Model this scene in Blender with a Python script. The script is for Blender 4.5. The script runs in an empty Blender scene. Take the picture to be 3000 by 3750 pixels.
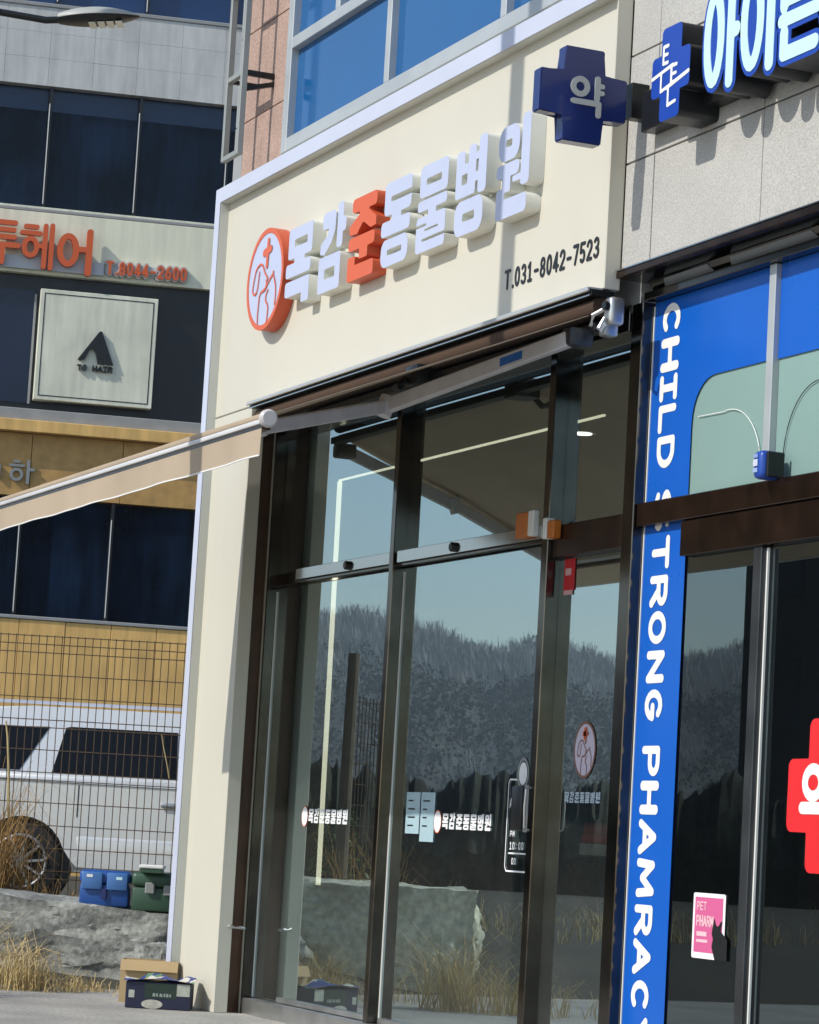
import bpy, bmesh, math, random
import numpy as np
from mathutils import Vector, Matrix, noise
from mathutils.geometry import tessellate_polygon
R = math.radians
random.seed(7)
scene = bpy.context.scene
COL = scene.collection

# ------------------------------------------------------------------ camera
F_PX, YAW, PITCH, ROLL = 10500.0, R(66.917), R(6.552), R(3.283)
CAM = Vector((0, -6, 1))
_d = Vector((-math.sin(YAW)*math.cos(PITCH), math.cos(YAW)*math.cos(PITCH), math.sin(PITCH)))
_r0 = Vector((math.cos(YAW), math.sin(YAW), 0)); _u0 = _r0.cross(_d)
_r = _r0*math.cos(ROLL) + _u0*math.sin(ROLL)
_u = _u0*math.cos(ROLL) - _r0*math.sin(ROLL)
cd = bpy.data.cameras.new('camera'); cam = bpy.data.objects.new('camera', cd); COL.objects.link(cam)
cd.sensor_fit = 'HORIZONTAL'; cd.sensor_width = 36; cd.lens = F_PX/3000*36
cd.clip_start = .1; cd.clip_end = 3000
cam.matrix_world = Matrix((( _r.x, _u.x, -_d.x, CAM.x), (_r.y, _u.y, -_d.y, CAM.y), (_r.z, _u.z, -_d.z, CAM.z), (0, 0, 0, 1)))
scene.camera = cam

# ------------------------------------------------------------------ sky, sun, exposure
SUN_TO = Vector((.09, -1, .80)).normalized()
w = bpy.data.worlds.new('World'); scene.world = w; w.use_nodes = True
nt = w.node_tree; nt.nodes.clear()
sky = nt.nodes.new('ShaderNodeTexSky'); sky.sky_type = 'NISHITA'; sky.sun_disc = False
sky.sun_elevation = math.asin(SUN_TO.z); sky.sun_rotation = math.atan2(SUN_TO.x, SUN_TO.y)
sky.air_density = 1.0; sky.dust_density = .6; sky.ozone_density = 1.0
bg = nt.nodes.new('ShaderNodeBackground'); bg.inputs[1].default_value = .15
wo = nt.nodes.new('ShaderNodeOutputWorld')
nt.links.new(sky.outputs[0], bg.inputs[0]); nt.links.new(bg.outputs[0], wo.inputs[0])
sd = bpy.data.lights.new('sun', 'SUN'); sun = bpy.data.objects.new('sun', sd); COL.objects.link(sun)
sd.energy = 3.7; sd.angle = R(.5); sd.color = (1, .955, .88)
sun.rotation_euler = SUN_TO.to_track_quat('Z', 'Y').to_euler(); sun.location = (-10, -40, 40)
vs = scene.view_settings
vs.view_transform = 'Standard'; vs.look = 'None'; vs.exposure = .1; vs.gamma = 1
try: vs.use_curve_mapping = False
except Exception: pass
scene.render.engine = 'CYCLES'
scene.cycles.max_bounces = 10; scene.cycles.transparent_max_bounces = 16

# ------------------------------------------------------------------ pixel rays (measuring aid)
def ray(px, py): return _d + _r*((px-1500)/F_PX) - _u*((py-1875)/F_PX)
def at(px, py, Y):                       # pixel -> point on the plane y = Y
    v = ray(px, py); return CAM + v*((Y-CAM.y)/v.y)
def dep(px, py, t):                      # pixel -> point at depth t
    return CAM + ray(px, py)*t

# ------------------------------------------------------------------ mesh builder
class MB:
    def __init__(s): s.b = bmesh.new()
    def _bev(s, vs_, bev, seg):
        es = set(); [es.update(v.link_edges) for v in vs_]
        bmesh.ops.bevel(s.b, geom=list(es), offset=bev, segments=seg, affect='EDGES', profile=.5, clamp_overlap=True)
    def hexa(s, P, bev=0, seg=1):        # 8 points: bottom 4 ccw, top 4 ccw
        v = [s.b.verts.new(p) for p in P]
        for f in ((3,2,1,0),(4,5,6,7),(0,1,5,4),(1,2,6,5),(2,3,7,6),(3,0,4,7)): s.b.faces.new([v[i] for i in f])
        if bev: s._bev(v, bev, seg)
        return s
    def box(s, x0, x1, y0, y1, z0, z1, bev=0, seg=1):
        return s.hexa([(x0,y0,z0),(x1,y0,z0),(x1,y1,z0),(x0,y1,z0),(x0,y0,z1),(x1,y0,z1),(x1,y1,z1),(x0,y1,z1)], bev, seg)
    def quad(s, *P):
        s.b.faces.new([s.b.verts.new(p) for p in P]); return s
    def bar(s, a, b, w, h=None, up=(0,0,1), bev=0):
        a, b = Vector(a), Vector(b); h = h or w; t = (b-a).normalized(); up = Vector(up)
        if abs(t.dot(up)) > .99: up = Vector((0,1,0))
        sd_ = t.cross(up).normalized(); up = sd_.cross(t)
        q = lambda p, i, j: p + sd_*(i*w/2) + up*(j*h/2)
        return s.hexa([q(a,-1,-1),q(a,1,-1),q(b,1,-1),q(b,-1,-1),q(a,-1,1),q(a,1,1),q(b,1,1),q(b,-1,1)], bev)
    def tube(s, pts, r, n=10, caps=True):
        pts = [Vector(p) for p in pts]; rings = []
        rr = r if isinstance(r, (list, tuple)) else [r]*len(pts)
        for i, p in enumerate(pts):
            t = (pts[min(i+1,len(pts)-1)] - pts[max(i-1,0)]).normalized()
            up = Vector((0,0,1)) if abs(t.z) < .95 else Vector((0,1,0))
            a = t.cross(up).normalized(); c = a.cross(t)
            rings.append([s.b.verts.new(p + (a*math.cos(2*math.pi*k/n) + c*math.sin(2*math.pi*k/n))*rr[i]) for k in range(n)])
        for A, B in zip(rings, rings[1:]):
            for k in range(n): s.b.faces.new((A[k], A[(k+1)%n], B[(k+1)%n], B[k]))
        if caps: s.b.faces.new(rings[0][::-1]); s.b.faces.new(rings[-1])
        return s
    def loops(s, loops, M, d0, d1=None):  # filled outline(s) with holes, extruded from depth d0 to d1 ; M(x,y,d) -> point
        for grp in group_loops(loops):
            allv = [p for L in grp for p in L]
            tri = tessellate_polygon([[Vector((x, y, 0)) for x, y in L] for L in grp])
            v = [s.b.verts.new(M(x, y, d0)) for x, y in allv]
            for t in tri:
                try: s.b.faces.new([v[i] for i in t])
                except ValueError: pass
            if d1 is not None:
                k = 0
                for L in grp:
                    bk = [s.b.verts.new(M(x, y, d1)) for x, y in L]; fr = v[k:k+len(L)]; k += len(L)
                    f2 = [s.b.verts.new(q.co) for q in fr]
                    for i in range(len(L)):
                        j = (i+1) % len(L)
                        s.b.faces.new((f2[i], f2[j], bk[j], bk[i]))
        return s
    def prof(s, P, M, d0, d1):            # closed solid from one polygon
        v0 = [s.b.verts.new(M(x, y, d0)) for x, y in P]; v1 = [s.b.verts.new(M(x, y, d1)) for x, y in P]
        for fc in (v0, v1[::-1]):
            f = s.b.faces.new(fc)
        for i in range(len(P)):
            j = (i+1) % len(P); s.b.faces.new((v0[i], v1[i], v1[j], v0[j]))
        return s
    def lathe(s, prof_, c, ax, n=32):      # prof_ list of (radius, along)
        c = Vector(c); ax = Vector(ax).normalized(); up = Vector((0,0,1)) if abs(ax.z) < .9 else Vector((1,0,0))
        a = ax.cross(up).normalized(); b = ax.cross(a); rings = []
        for r, h in prof_:
            rings.append([s.b.verts.new(c + ax*h + (a*math.cos(2*math.pi*k/n) + b*math.sin(2*math.pi*k/n))*r) for k in range(n)])
        for A, B in zip(rings, rings[1:]):
            for k in range(n): s.b.faces.new((A[k], A[(k+1)%n], B[(k+1)%n], B[k]))
        s.b.faces.new(rings[0][::-1]); s.b.faces.new(rings[-1])
        return s

def worldloc(o):
    p = Vector(o.location)
    while o.parent: o = o.parent; p += o.location
    return p
def obj(name, mb, mat, parent=None, local=False, sharp=35, normals=True):
    if isinstance(mb, MB):
        if normals: bmesh.ops.recalc_face_normals(mb.b, faces=mb.b.faces)
        me = bpy.data.meshes.new(name); mb.b.to_mesh(me); mb.b.free()
        me.polygons.foreach_set('use_smooth', [True]*len(me.polygons)); me.set_sharp_from_angle(angle=R(sharp))
        me.materials.append(mat)
    else: me = mb
    o = bpy.data.objects.new(name, me); COL.objects.link(o)
    if parent is not None:
        if not local:
            me.transform(Matrix.Translation(-worldloc(parent)))
        o.parent = parent
    return o
def tag(o, label=None, cat=None, group=None, kind=None):
    if label: o['label'] = label
    if cat: o['category'] = cat
    if group: o['group'] = group
    if kind: o['kind'] = kind
    return o
def thing(name, label, cat, loc=(0,0,0), rz=0, group=None):
    o = bpy.data.objects.new(name, None); COL.objects.link(o); o.empty_display_size = .2
    o.location = loc; o.rotation_euler = (0, 0, rz)
    return tag(o, label, cat, group)

# ------------------------------------------------------------------ materials
MATS = {}
def mk(name, col, rough=.5, metal=0, var=.06, vs_=4, bump=0, bs=120, spec=.5, coat=0, streak=0, emit=None, alpha=None, speck=0, speck_s=160):
    if name in MATS: return MATS[name]
    m = bpy.data.materials.new(name); m.use_nodes = True; n = m.node_tree.nodes; l = m.node_tree.links
    p = n['Principled BSDF']
    p.inputs['Roughness'].default_value = rough; p.inputs['Metallic'].default_value = metal
    p.inputs['Specular IOR Level'].default_value = spec; p.inputs['Coat Weight'].default_value = coat; p.inputs['Coat Roughness'].default_value = .05
    tc = n.new('ShaderNodeTexCoord')
    cur = None
    rgb = n.new('ShaderNodeRGB'); rgb.outputs[0].default_value = (*col, 1); cur = rgb.outputs[0]
    def mulnoise(cur, scale, amt, zs=1, det=6, lo=.3, hi=.7):
        mp = n.new('ShaderNodeMapping'); mp.inputs['Scale'].default_value = (scale, scale, scale*zs); l.new(tc.outputs['Object'], mp.inputs[0])
        nz = n.new('ShaderNodeTexNoise'); nz.inputs['Scale'].default_value = 1; nz.inputs['Detail'].default_value = det; l.new(mp.outputs[0], nz.inputs[0])
        mr = n.new('ShaderNodeMapRange'); mr.inputs[1].default_value = lo; mr.inputs[2].default_value = hi
        mr.inputs[3].default_value = 1-amt; mr.inputs[4].default_value = 1+amt*.5; l.new(nz.outputs[0], mr.inputs[0])
        mx = n.new('ShaderNodeMix'); mx.data_type = 'RGBA'; mx.blend_type = 'MULTIPLY'; mx.inputs[0].default_value = 1
        l.new(cur, mx.inputs[6]); l.new(mr.outputs[0], mx.inputs[7]); return mx.outputs[2], nz
    if var: cur, nz = mulnoise(cur, vs_, var)
    if streak: cur, _ = mulnoise(cur, 9, streak, .12)
    if speck: cur, _ = mulnoise(cur, speck_s, speck, 1, 2, .35, .65)
    l.new(cur, p.inputs['Base Color'])
    if var:
        mr = n.new('ShaderNodeMapRange'); mr.inputs[3].default_value = max(0, rough-.07); mr.inputs[4].default_value = min(1, rough+.09)
        l.new(nz.outputs[0], mr.inputs[0]); l.new(mr.outputs[0], p.inputs['Roughness'])
    if bump:
        nb = n.new('ShaderNodeTexNoise'); nb.inputs['Scale'].default_value = bs; nb.inputs['Detail'].default_value = 4; l.new(tc.outputs['Object'], nb.inputs[0])
        bm_ = n.new('ShaderNodeBump'); bm_.inputs['Strength'].default_value = bump; bm_.inputs['Distance'].default_value = .01
        l.new(nb.outputs[0], bm_.inputs['Height']); l.new(bm_.outputs[0], p.inputs['Normal'])
    if emit:
        p.inputs['Emission Color'].default_value = (*emit[0], 1); p.inputs['Emission Strength'].default_value = emit[1]
    MATS[name] = m; return m
def glass(name, tint, ior=1.9, rough=.0, wob=.0, dust=0):
    m = bpy.data.materials.new(name); m.use_nodes = True; n = m.node_tree.nodes; l = m.node_tree.links; n.clear()
    out = n.new('ShaderNodeOutputMaterial'); mx = n.new('ShaderNodeMixShader'); fr = n.new('ShaderNodeFresnel'); fr.inputs[0].default_value = ior
    tr = n.new('ShaderNodeBsdfTransparent'); tr.inputs[0].default_value = (*tint, 1)
    gl = n.new('ShaderNodeBsdfGlossy'); gl.inputs['Roughness'].default_value = rough; gl.inputs[0].default_value = (.82, .97, 1, 1)
    if wob:
        tc = n.new('ShaderNodeTexCoord'); nb = n.new('ShaderNodeTexNoise'); nb.inputs['Scale'].default_value = 1.3; nb.inputs['Detail'].default_value = 1
        l.new(tc.outputs['Object'], nb.inputs[0])
        bm_ = n.new('ShaderNodeBump'); bm_.inputs['Strength'].default_value = wob; bm_.inputs['Distance'].default_value = .01
        l.new(nb.outputs[0], bm_.inputs['Height']); l.new(bm_.outputs[0], gl.inputs['Normal'])
    ge = n.new('ShaderNodeNewGeometry'); sb = n.new('ShaderNodeMath'); sb.operation = 'SUBTRACT'; sb.inputs[0].default_value = 1; l.new(ge.outputs['Backfacing'], sb.inputs[1])
    mu = n.new('ShaderNodeMath'); mu.operation = 'MULTIPLY'; l.new(fr.outputs[0], mu.inputs[0]); l.new(sb.outputs[0], mu.inputs[1])
    l.new(mu.outputs[0], mx.inputs[0]); l.new(tr.outputs[0], mx.inputs[1]); l.new(gl.outputs[0], mx.inputs[2])
    if dust:
        df = n.new('ShaderNodeBsdfDiffuse'); df.inputs[0].default_value = (.62, .64, .60, 1); m2 = n.new('ShaderNodeMixShader')
        t2 = n.new('ShaderNodeTexCoord'); sx = n.new('ShaderNodeSeparateXYZ'); l.new(t2.outputs['Object'], sx.inputs[0])
        nz = n.new('ShaderNodeTexNoise'); nz.inputs['Scale'].default_value = 2.2; nz.inputs['Detail'].default_value = 7; l.new(t2.outputs['Object'], nz.inputs[0])
        mr = n.new('ShaderNodeMapRange'); mr.inputs[1].default_value = .05; mr.inputs[2].default_value = 1.3; mr.inputs[3].default_value = dust*2.6; mr.inputs[4].default_value = dust*.7; l.new(sx.outputs[2], mr.inputs[0])
        mm = n.new('ShaderNodeMath'); mm.operation = 'MULTIPLY'; l.new(mr.outputs[0], mm.inputs[0]); l.new(nz.outputs[0], mm.inputs[1]); l.new(mm.outputs[0], m2.inputs[0])
        l.new(mx.outputs[0], m2.inputs[1]); l.new(df.outputs[0], m2.inputs[2]); l.new(m2.outputs[0], out.inputs[0])
    else: l.new(mx.outputs[0], out.inputs[0])
    return m

M_cream = mk('cream_panel', (.59, .565, .475), .42, var=.03, vs_=.9, streak=.012)
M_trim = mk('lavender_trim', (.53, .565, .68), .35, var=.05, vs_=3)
M_stone = mk('light_granite', (.46, .45, .42), .8, var=.08, vs_=2, bump=.22, bs=150, speck=.22, speck_s=150)
M_pink = mk('pink_granite', (.42, .29, .235), .8, var=.14, vs_=6, bump=.4, bs=60, speck=.25, speck_s=60)
M_greystone = mk('grey_stone', (.30, .31, .31), .8, var=.12, bump=.3)
M_alu = mk('grey_aluminium', (.47, .50, .51), .4, .3, var=.08)
M_bronze = mk('bronze_frame', (.12, .108, .095), .12, 1, var=.3, vs_=6, spec=.9)
M_brown = mk('brown_frame', (.07, .038, .024), .22, .85, var=.4, vs_=7, streak=.35)
M_dark = mk('dark_metal', (.02, .021, .022), .3, .5, var=.15)
M_steel = mk('polished_steel', (.50, .50, .49), .12, 1, var=.1, vs_=5)
M_steelr = mk('brushed_steel', (.55, .55, .54), .32, .9, var=.15, vs_=7)
M_caulk = mk('white_caulk', (.78, .78, .74), .5, var=.05)
M_black = mk('black', (.008, .008, .009), .35, var=.1)
M_winblue = mk('blue_tinted_glass', (.010, .095, .27), .05, var=.10, vs_=.8, spec=.55)
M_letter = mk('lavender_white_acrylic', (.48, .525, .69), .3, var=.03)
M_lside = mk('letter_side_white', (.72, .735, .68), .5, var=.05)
M_orange = mk('orange_acrylic', (.64, .105, .022), .3, var=.04)
M_oside = mk('orange_side', (.55, .085, .03), .45, var=.05)
M_navy = mk('navy_sign', (.009, .022, .13), .22, var=.05, coat=.3)
M_signgrey = mk('grey_sign_letter', (.42, .44, .43), .5)
M_blue = mk('blue_film', (.006, .105, .50), .25, var=.05, vs_=2, spec=.4)
M_white = mk('white_print', (.80, .80, .77), .5, var=.03)
M_cyan = mk('pale_cyan_acrylic', (.55, .79, .86), .3, var=.03)
M_blueb = mk('royal_blue_acrylic', (.010, .055, .36), .3, var=.05)
M_blackside = mk('black_sign_return', (.007, .008, .010), .4)
M_frost = mk('frosted_film', (.225, .345, .315), .35, var=.06, vs_=1.5)
M_red = mk('red_film', (.72, .018, .022), .4, var=.03)
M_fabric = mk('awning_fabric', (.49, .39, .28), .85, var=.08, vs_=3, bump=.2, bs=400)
M_fabricsh = mk('awning_fabric_shaded', (.055, .028, .014), .85, var=.15, vs_=3, bump=.2, bs=400)  # roller cloth made dark in its colour, for shade under the cassette
M_barhigh = mk('awning_highlight_white', (.62, .62, .62), .35, var=.08)
M_armgrey = mk('awning_grey_metal', (.58, .555, .54), .4, var=.1, streak=.1)
M_conc = mk('pavement_concrete', (.36, .345, .315), .9, var=.22, vs_=2.2, bump=.6, bs=30, speck=.2, speck_s=40)
M_lot = mk('lot_gravel', (.055, .052, .038), .95, var=.3, vs_=1.5, bump=.6, bs=25)
M_rock = mk('grey_rock', (.31, .315, .285), .9, var=.55, vs_=2.2, bump=.9, bs=24, speck=.3, speck_s=30)
M_block = mk('cut_stone_block', (.62, .60, .46), .85, var=.4, vs_=2.2, bump=.9, bs=18, speck=.25, speck_s=20)
M_wallg = mk('grey_concrete_panel', (.56, .57, .56), .85, var=.14, vs_=1.3, bump=.25, bs=30, streak=.16)
M_darkwin = mk('dark_navy_glass', (.005, .014, .034), .1, var=.85, vs_=.8, spec=.22, streak=.5)  # strong colour noise stands for patchy reflections in the panes
M_skywin = mk('blue_window_glass', (.008, .035, .12), .08, var=.2, vs_=.8, spec=.7)
M_fasciab = mk('beige_fascia', (.78, .77, .60), .6, var=.08, vs_=1.2, streak=.12)
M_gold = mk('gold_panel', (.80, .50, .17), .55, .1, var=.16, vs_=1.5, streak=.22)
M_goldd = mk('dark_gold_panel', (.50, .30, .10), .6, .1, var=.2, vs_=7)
M_blackpan = mk('black_panel', (.006, .007, .010), .35, var=.2)
M_logo = mk('dirty_white_panel', (.74, .74, .60), .55, var=.16, vs_=1.6, streak=.15)
M_car = mk('silver_paint', (.73, .74, .73), .28, .3, var=.02, coat=.8)
M_carg = mk('car_window', (.004, .004, .005), .05, var=.1, spec=.25)
M_tyre = mk('tyre_rubber', (.012, .012, .012), .85, var=.1)
M_rim = mk('alloy_rim', (.42, .42, .43), .3, .8)
M_wire = mk('brown_wire', (.10, .065, .035), .6, .2, var=.15)
M_grass = mk('dry_grass', (.42, .25, .085), .9, var=.35, vs_=9)
M_grass2 = mk('straw', (.55, .42, .20), .9, var=.3, vs_=9)
M_card = mk('cardboard', (.44, .32, .17), .85, var=.1)
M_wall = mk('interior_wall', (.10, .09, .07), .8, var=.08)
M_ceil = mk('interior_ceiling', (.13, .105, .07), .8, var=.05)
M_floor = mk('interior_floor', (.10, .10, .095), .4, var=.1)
M_led = mk('led_strip', (.9, .85, .6), .5, var=0, emit=((1, .92, .70), 2.6))
M_lampon = mk('downlight', (.9, .9, .9), .5, var=0, emit=((1, .95, .85), 7))
def translucent(name, m, amt):
    n = m.node_tree.nodes; l = m.node_tree.links; p = n['Principled BSDF']; out = n['Material Output']
    t = n.new('ShaderNodeBsdfTranslucent'); mx = n.new('ShaderNodeMixShader'); mx.inputs[0].default_value = amt
    l.new(p.inputs['Base Color'].links[0].from_socket, t.inputs[0]); l.new(p.outputs[0], mx.inputs[1]); l.new(t.outputs[0], mx.inputs[2]); l.new(mx.outputs[0], out.inputs[0])
translucent('f', M_fabric, .16)
G_shop = glass('shop_glass', (.62, .66, .64), 7.5, wob=.005, dust=.026)
G_pharm = glass('pharmacy_glass', (.38, .40, .40), 2.6, wob=.004, dust=.004)

# ------------------------------------------------------------------ stroke glyphs -> outlines
def sdf_rr(X, Y, x0, y0, x1, y1, r):
    cx, cy = (x0+x1)/2, (y0+y1)/2; hx, hy = (x1-x0)/2, (y1-y0)/2; r = min(r, hx, hy)
    qx = np.abs(X-cx)-hx+r; qy = np.abs(Y-cy)-hy+r
    return np.hypot(np.maximum(qx, 0), np.maximum(qy, 0)) + np.minimum(np.maximum(qx, qy), 0) - r
def sdf_pl(X, Y, pts, hw):
    d = np.full(X.shape, 1e9)
    for (ax, ay), (bx, by) in zip(pts, pts[1:]):
        vx, vy = bx-ax, by-ay; L = vx*vx+vy*vy+1e-12
        t = np.clip(((X-ax)*vx+(Y-ay)*vy)/L, 0, 1)
        d = np.minimum(d, np.hypot(X-ax-t*vx, Y-ay-t*vy))
    return d-hw
def arc(cx, cy, rx, ry, a0, a1, n=14):
    return [(cx+rx*math.cos(R(a0+(a1-a0)*i/n)), cy+ry*math.sin(R(a0+(a1-a0)*i/n))) for i in range(n+1)]
def glyph(ops, w_, h_, grow=0, n=64, rad=.05, pad=.1):
    s_ = h_*(1+2*pad)/n; pw = pad*h_+grow; xs = np.arange(-pw, w_+pw+s_, s_); ys = np.arange(-pw, h_+pw+s_, s_)
    X, Y = np.meshgrid(xs, ys, indexing='ij'); D = np.full(X.shape, 1e9)
    for o in ops:
        k = o[0]
        if k in ('r', '-r'):
            r_ = (o[5] if len(o) > 5 else rad)*h_
            d_ = sdf_rr(X, Y, o[1]*w_, o[2]*h_, o[3]*w_, o[4]*h_, r_ if k == 'r' else min(r_, .02*h_))
        elif k == 'l': d_ = sdf_pl(X, Y, [(a*w_, b*h_) for a, b in o[1]], o[2]*h_/2)
        elif k == 'p':
            P = np.array([(a*w_, b*h_) for a, b in o[1]]); ins = np.zeros(X.shape, bool)
            for i in range(len(P)):
                (ax, ay), (bx, by) = P[i-1], P[i]
                c = ((ay > Y) != (by > Y)) & (X < (bx-ax)*(Y-ay)/((by-ay) or 1e-12)+ax); ins ^= c
            d_ = sdf_pl(X, Y, list(map(tuple, P))+[tuple(P[0])], 0); d_ = np.where(ins, -d_, d_)
        D = np.maximum(D, -d_) if k[0] == '-' else np.minimum(D, d_)
    D = D-grow + 1e-7
    return march(D, xs, ys, .0035*h_)
def march(D, xs, ys, eps):
    nx, ny = D.shape; ins = D < 0; nxt = {}
    def pt(e):
        i, j, k = e
        if k == 0: t = D[i,j]/(D[i,j]-D[i+1,j]); return (xs[i]+t*(xs[i+1]-xs[i]), ys[j])
        t = D[i,j]/(D[i,j]-D[i,j+1]); return (xs[i], ys[j]+t*(ys[j+1]-ys[j]))
    c = ins[:-1,:-1]*1+ins[1:,:-1]*2+ins[1:,1:]*4+ins[:-1,1:]*8
    T = {1:[(3,0)],2:[(0,1)],3:[(3,1)],4:[(1,2)],5:[(3,0),(1,2)],6:[(0,2)],7:[(3,2)],8:[(2,3)],9:[(2,0)],10:[(0,1),(2,3)],11:[(2,1)],12:[(1,3)],13:[(1,0)],14:[(0,3)]}
    for i, j in np.argwhere((c > 0) & (c < 15)):
        i, j = int(i), int(j); E = ((i,j,0),(i+1,j,1),(i,j+1,0),(i,j,1))
        for a, b in T[int(c[i,j])]: nxt[E[a]] = E[b]
    out = []
    while nxt:
        s0, cur = next(iter(nxt.items())); L = [s0]; del nxt[s0]
        while cur != s0 and cur in nxt: L.append(cur); cur = nxt.pop(cur)
        P = [pt(e) for e in L]
        if len(P) < 5: continue
        k = max(range(len(P)), key=lambda i: (P[i][0]-P[0][0])**2+(P[i][1]-P[0][1])**2)
        Q = rdp(P[:k+1], eps)[:-1] + rdp(P[k:]+[P[0]], eps)[:-1]
        if len(Q) >= 3: out.append(Q)
    return out
def rdp(P, eps):
    if len(P) < 3: return P
    a, b = P[0], P[-1]; vx, vy = b[0]-a[0], b[1]-a[1]; L = math.hypot(vx, vy) or 1e-12
    k, m = 0, 0
    for i in range(1, len(P)-1):
        d_ = abs((P[i][0]-a[0])*vy-(P[i][1]-a[1])*vx)/L
        if d_ > m: k, m = i, d_
    return rdp(P[:k+1], eps)[:-1]+rdp(P[k:], eps) if m > eps else [a, b]
def area(L): return sum(L[i-1][0]*L[i][1]-L[i][0]*L[i-1][1] for i in range(len(L)))/2
def inside(p, L):
    r_ = False
    for i in range(len(L)):
        (ax, ay), (bx, by) = L[i-1], L[i]
        if (ay > p[1]) != (by > p[1]) and p[0] < (bx-ax)*(p[1]-ay)/(by-ay)+ax: r_ = not r_
    return r_
def group_loops(loops):
    outs = [L for L in loops if sum(inside(L[0], K) for K in loops if K is not L) % 2 == 0]
    return [[o]+[L for L in loops if L is not o and L not in outs and inside(L[0], o)] for o in outs]

V_ = lambda *a: a
HAN = {   # chunky rounded sign lettering, box 0..1 x 0..1
 'mok': [V_('r',.06,.61,1,1),V_('-r',.30,.75,.80,.85),V_('r',.32,.48,.72,.66,.01),V_('r',0,.375,.97,.55),V_('r',0,.13,.95,.325),V_('r',.66,0,.95,.325,.03)],
 'gam': [V_('r',.10,.79,.60,1.0,.07),V_('p',[(.36,.96),(.62,.96),(.60,.74),(.48,.60),(.22,.47),(.05,.50),(.06,.62),(.30,.70),(.36,.80)]),V_('r',.68,.50,.90,1.06,.05),V_('r',.8,.68,1.02,.86,.05),V_('r',.02,0,.86,.45),V_('-r',.26,.16,.66,.29)],
 'jun': [V_('r',.08,.83,1,1.0,.06),V_('p',[(.36,.9),(.72,.9),(.72,.80),(1.0,.69),(1.0,.58),(.8,.57),(.58,.66),(.5,.68),(.30,.56),(.02,.57),(.0,.68),(.36,.79)]),V_('r',.0,.37,.97,.53,.06),V_('r',.42,.24,.72,.45,.02),V_('r',.0,0,.27,.30,.04),V_('r',0,0,.97,.185,.05)],
 'dong': [V_('r',.08,.61,1,1.0,.07),V_('-r',.30,.76,1.2,.825),V_('r',.35,.47,.66,.66,.01),V_('r',.0,.365,.98,.545,.06),V_('r',.03,0,.95,.325,.13),V_('-r',.25,.13,.74,.20)],
 'mul': [V_('r',.06,.63,1,1.0,.07),V_('-r',.28,.76,.78,.84),V_('r',.02,.475,1,.60,.05),V_('r',.38,.36,.64,.52,.01),V_('r',.0,0,.97,.41,.06),V_('-r',-.2,.295,.34,.325),V_('-r',.2,.12,1.2,.155),V_('-r',.28,.235,.74,.26)],
 'byung': [V_('r',.03,.43,.30,.96,.06),V_('r',.42,.43,.66,.99,.06),V_('r',.03,.43,.66,.80,.04),V_('-r',.22,.57,.40,.69),V_('r',.74,.41,1.0,1.05,.06),V_('r',.6,.80,.85,.88,.01),V_('r',.6,.56,.85,.66,.01),V_('r',.04,0,.94,.395,.15),V_('-r',.30,.15,.68,.245)],
 'won': [V_('r',.04,.62,.70,1.0,.16),V_('-r',.26,.77,.46,.85),V_('r',0,.445,.72,.595,.07),V_('r',.20,.28,.46,.52,.02),V_('r',.52,.36,.82,.43,.02),V_('r',.77,.29,1.03,1.06,.06),V_('r',.03,0,.28,.33,.05),V_('r',.03,0,.98,.205,.06)],
}
NAME7 = ['mok', 'gam', 'jun', 'dong', 'mul', 'byung', 'won']
def ring(cx, cy, rx, ry): return arc(cx, cy, rx, ry, 0, 360, 24)
_o = .16
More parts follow.
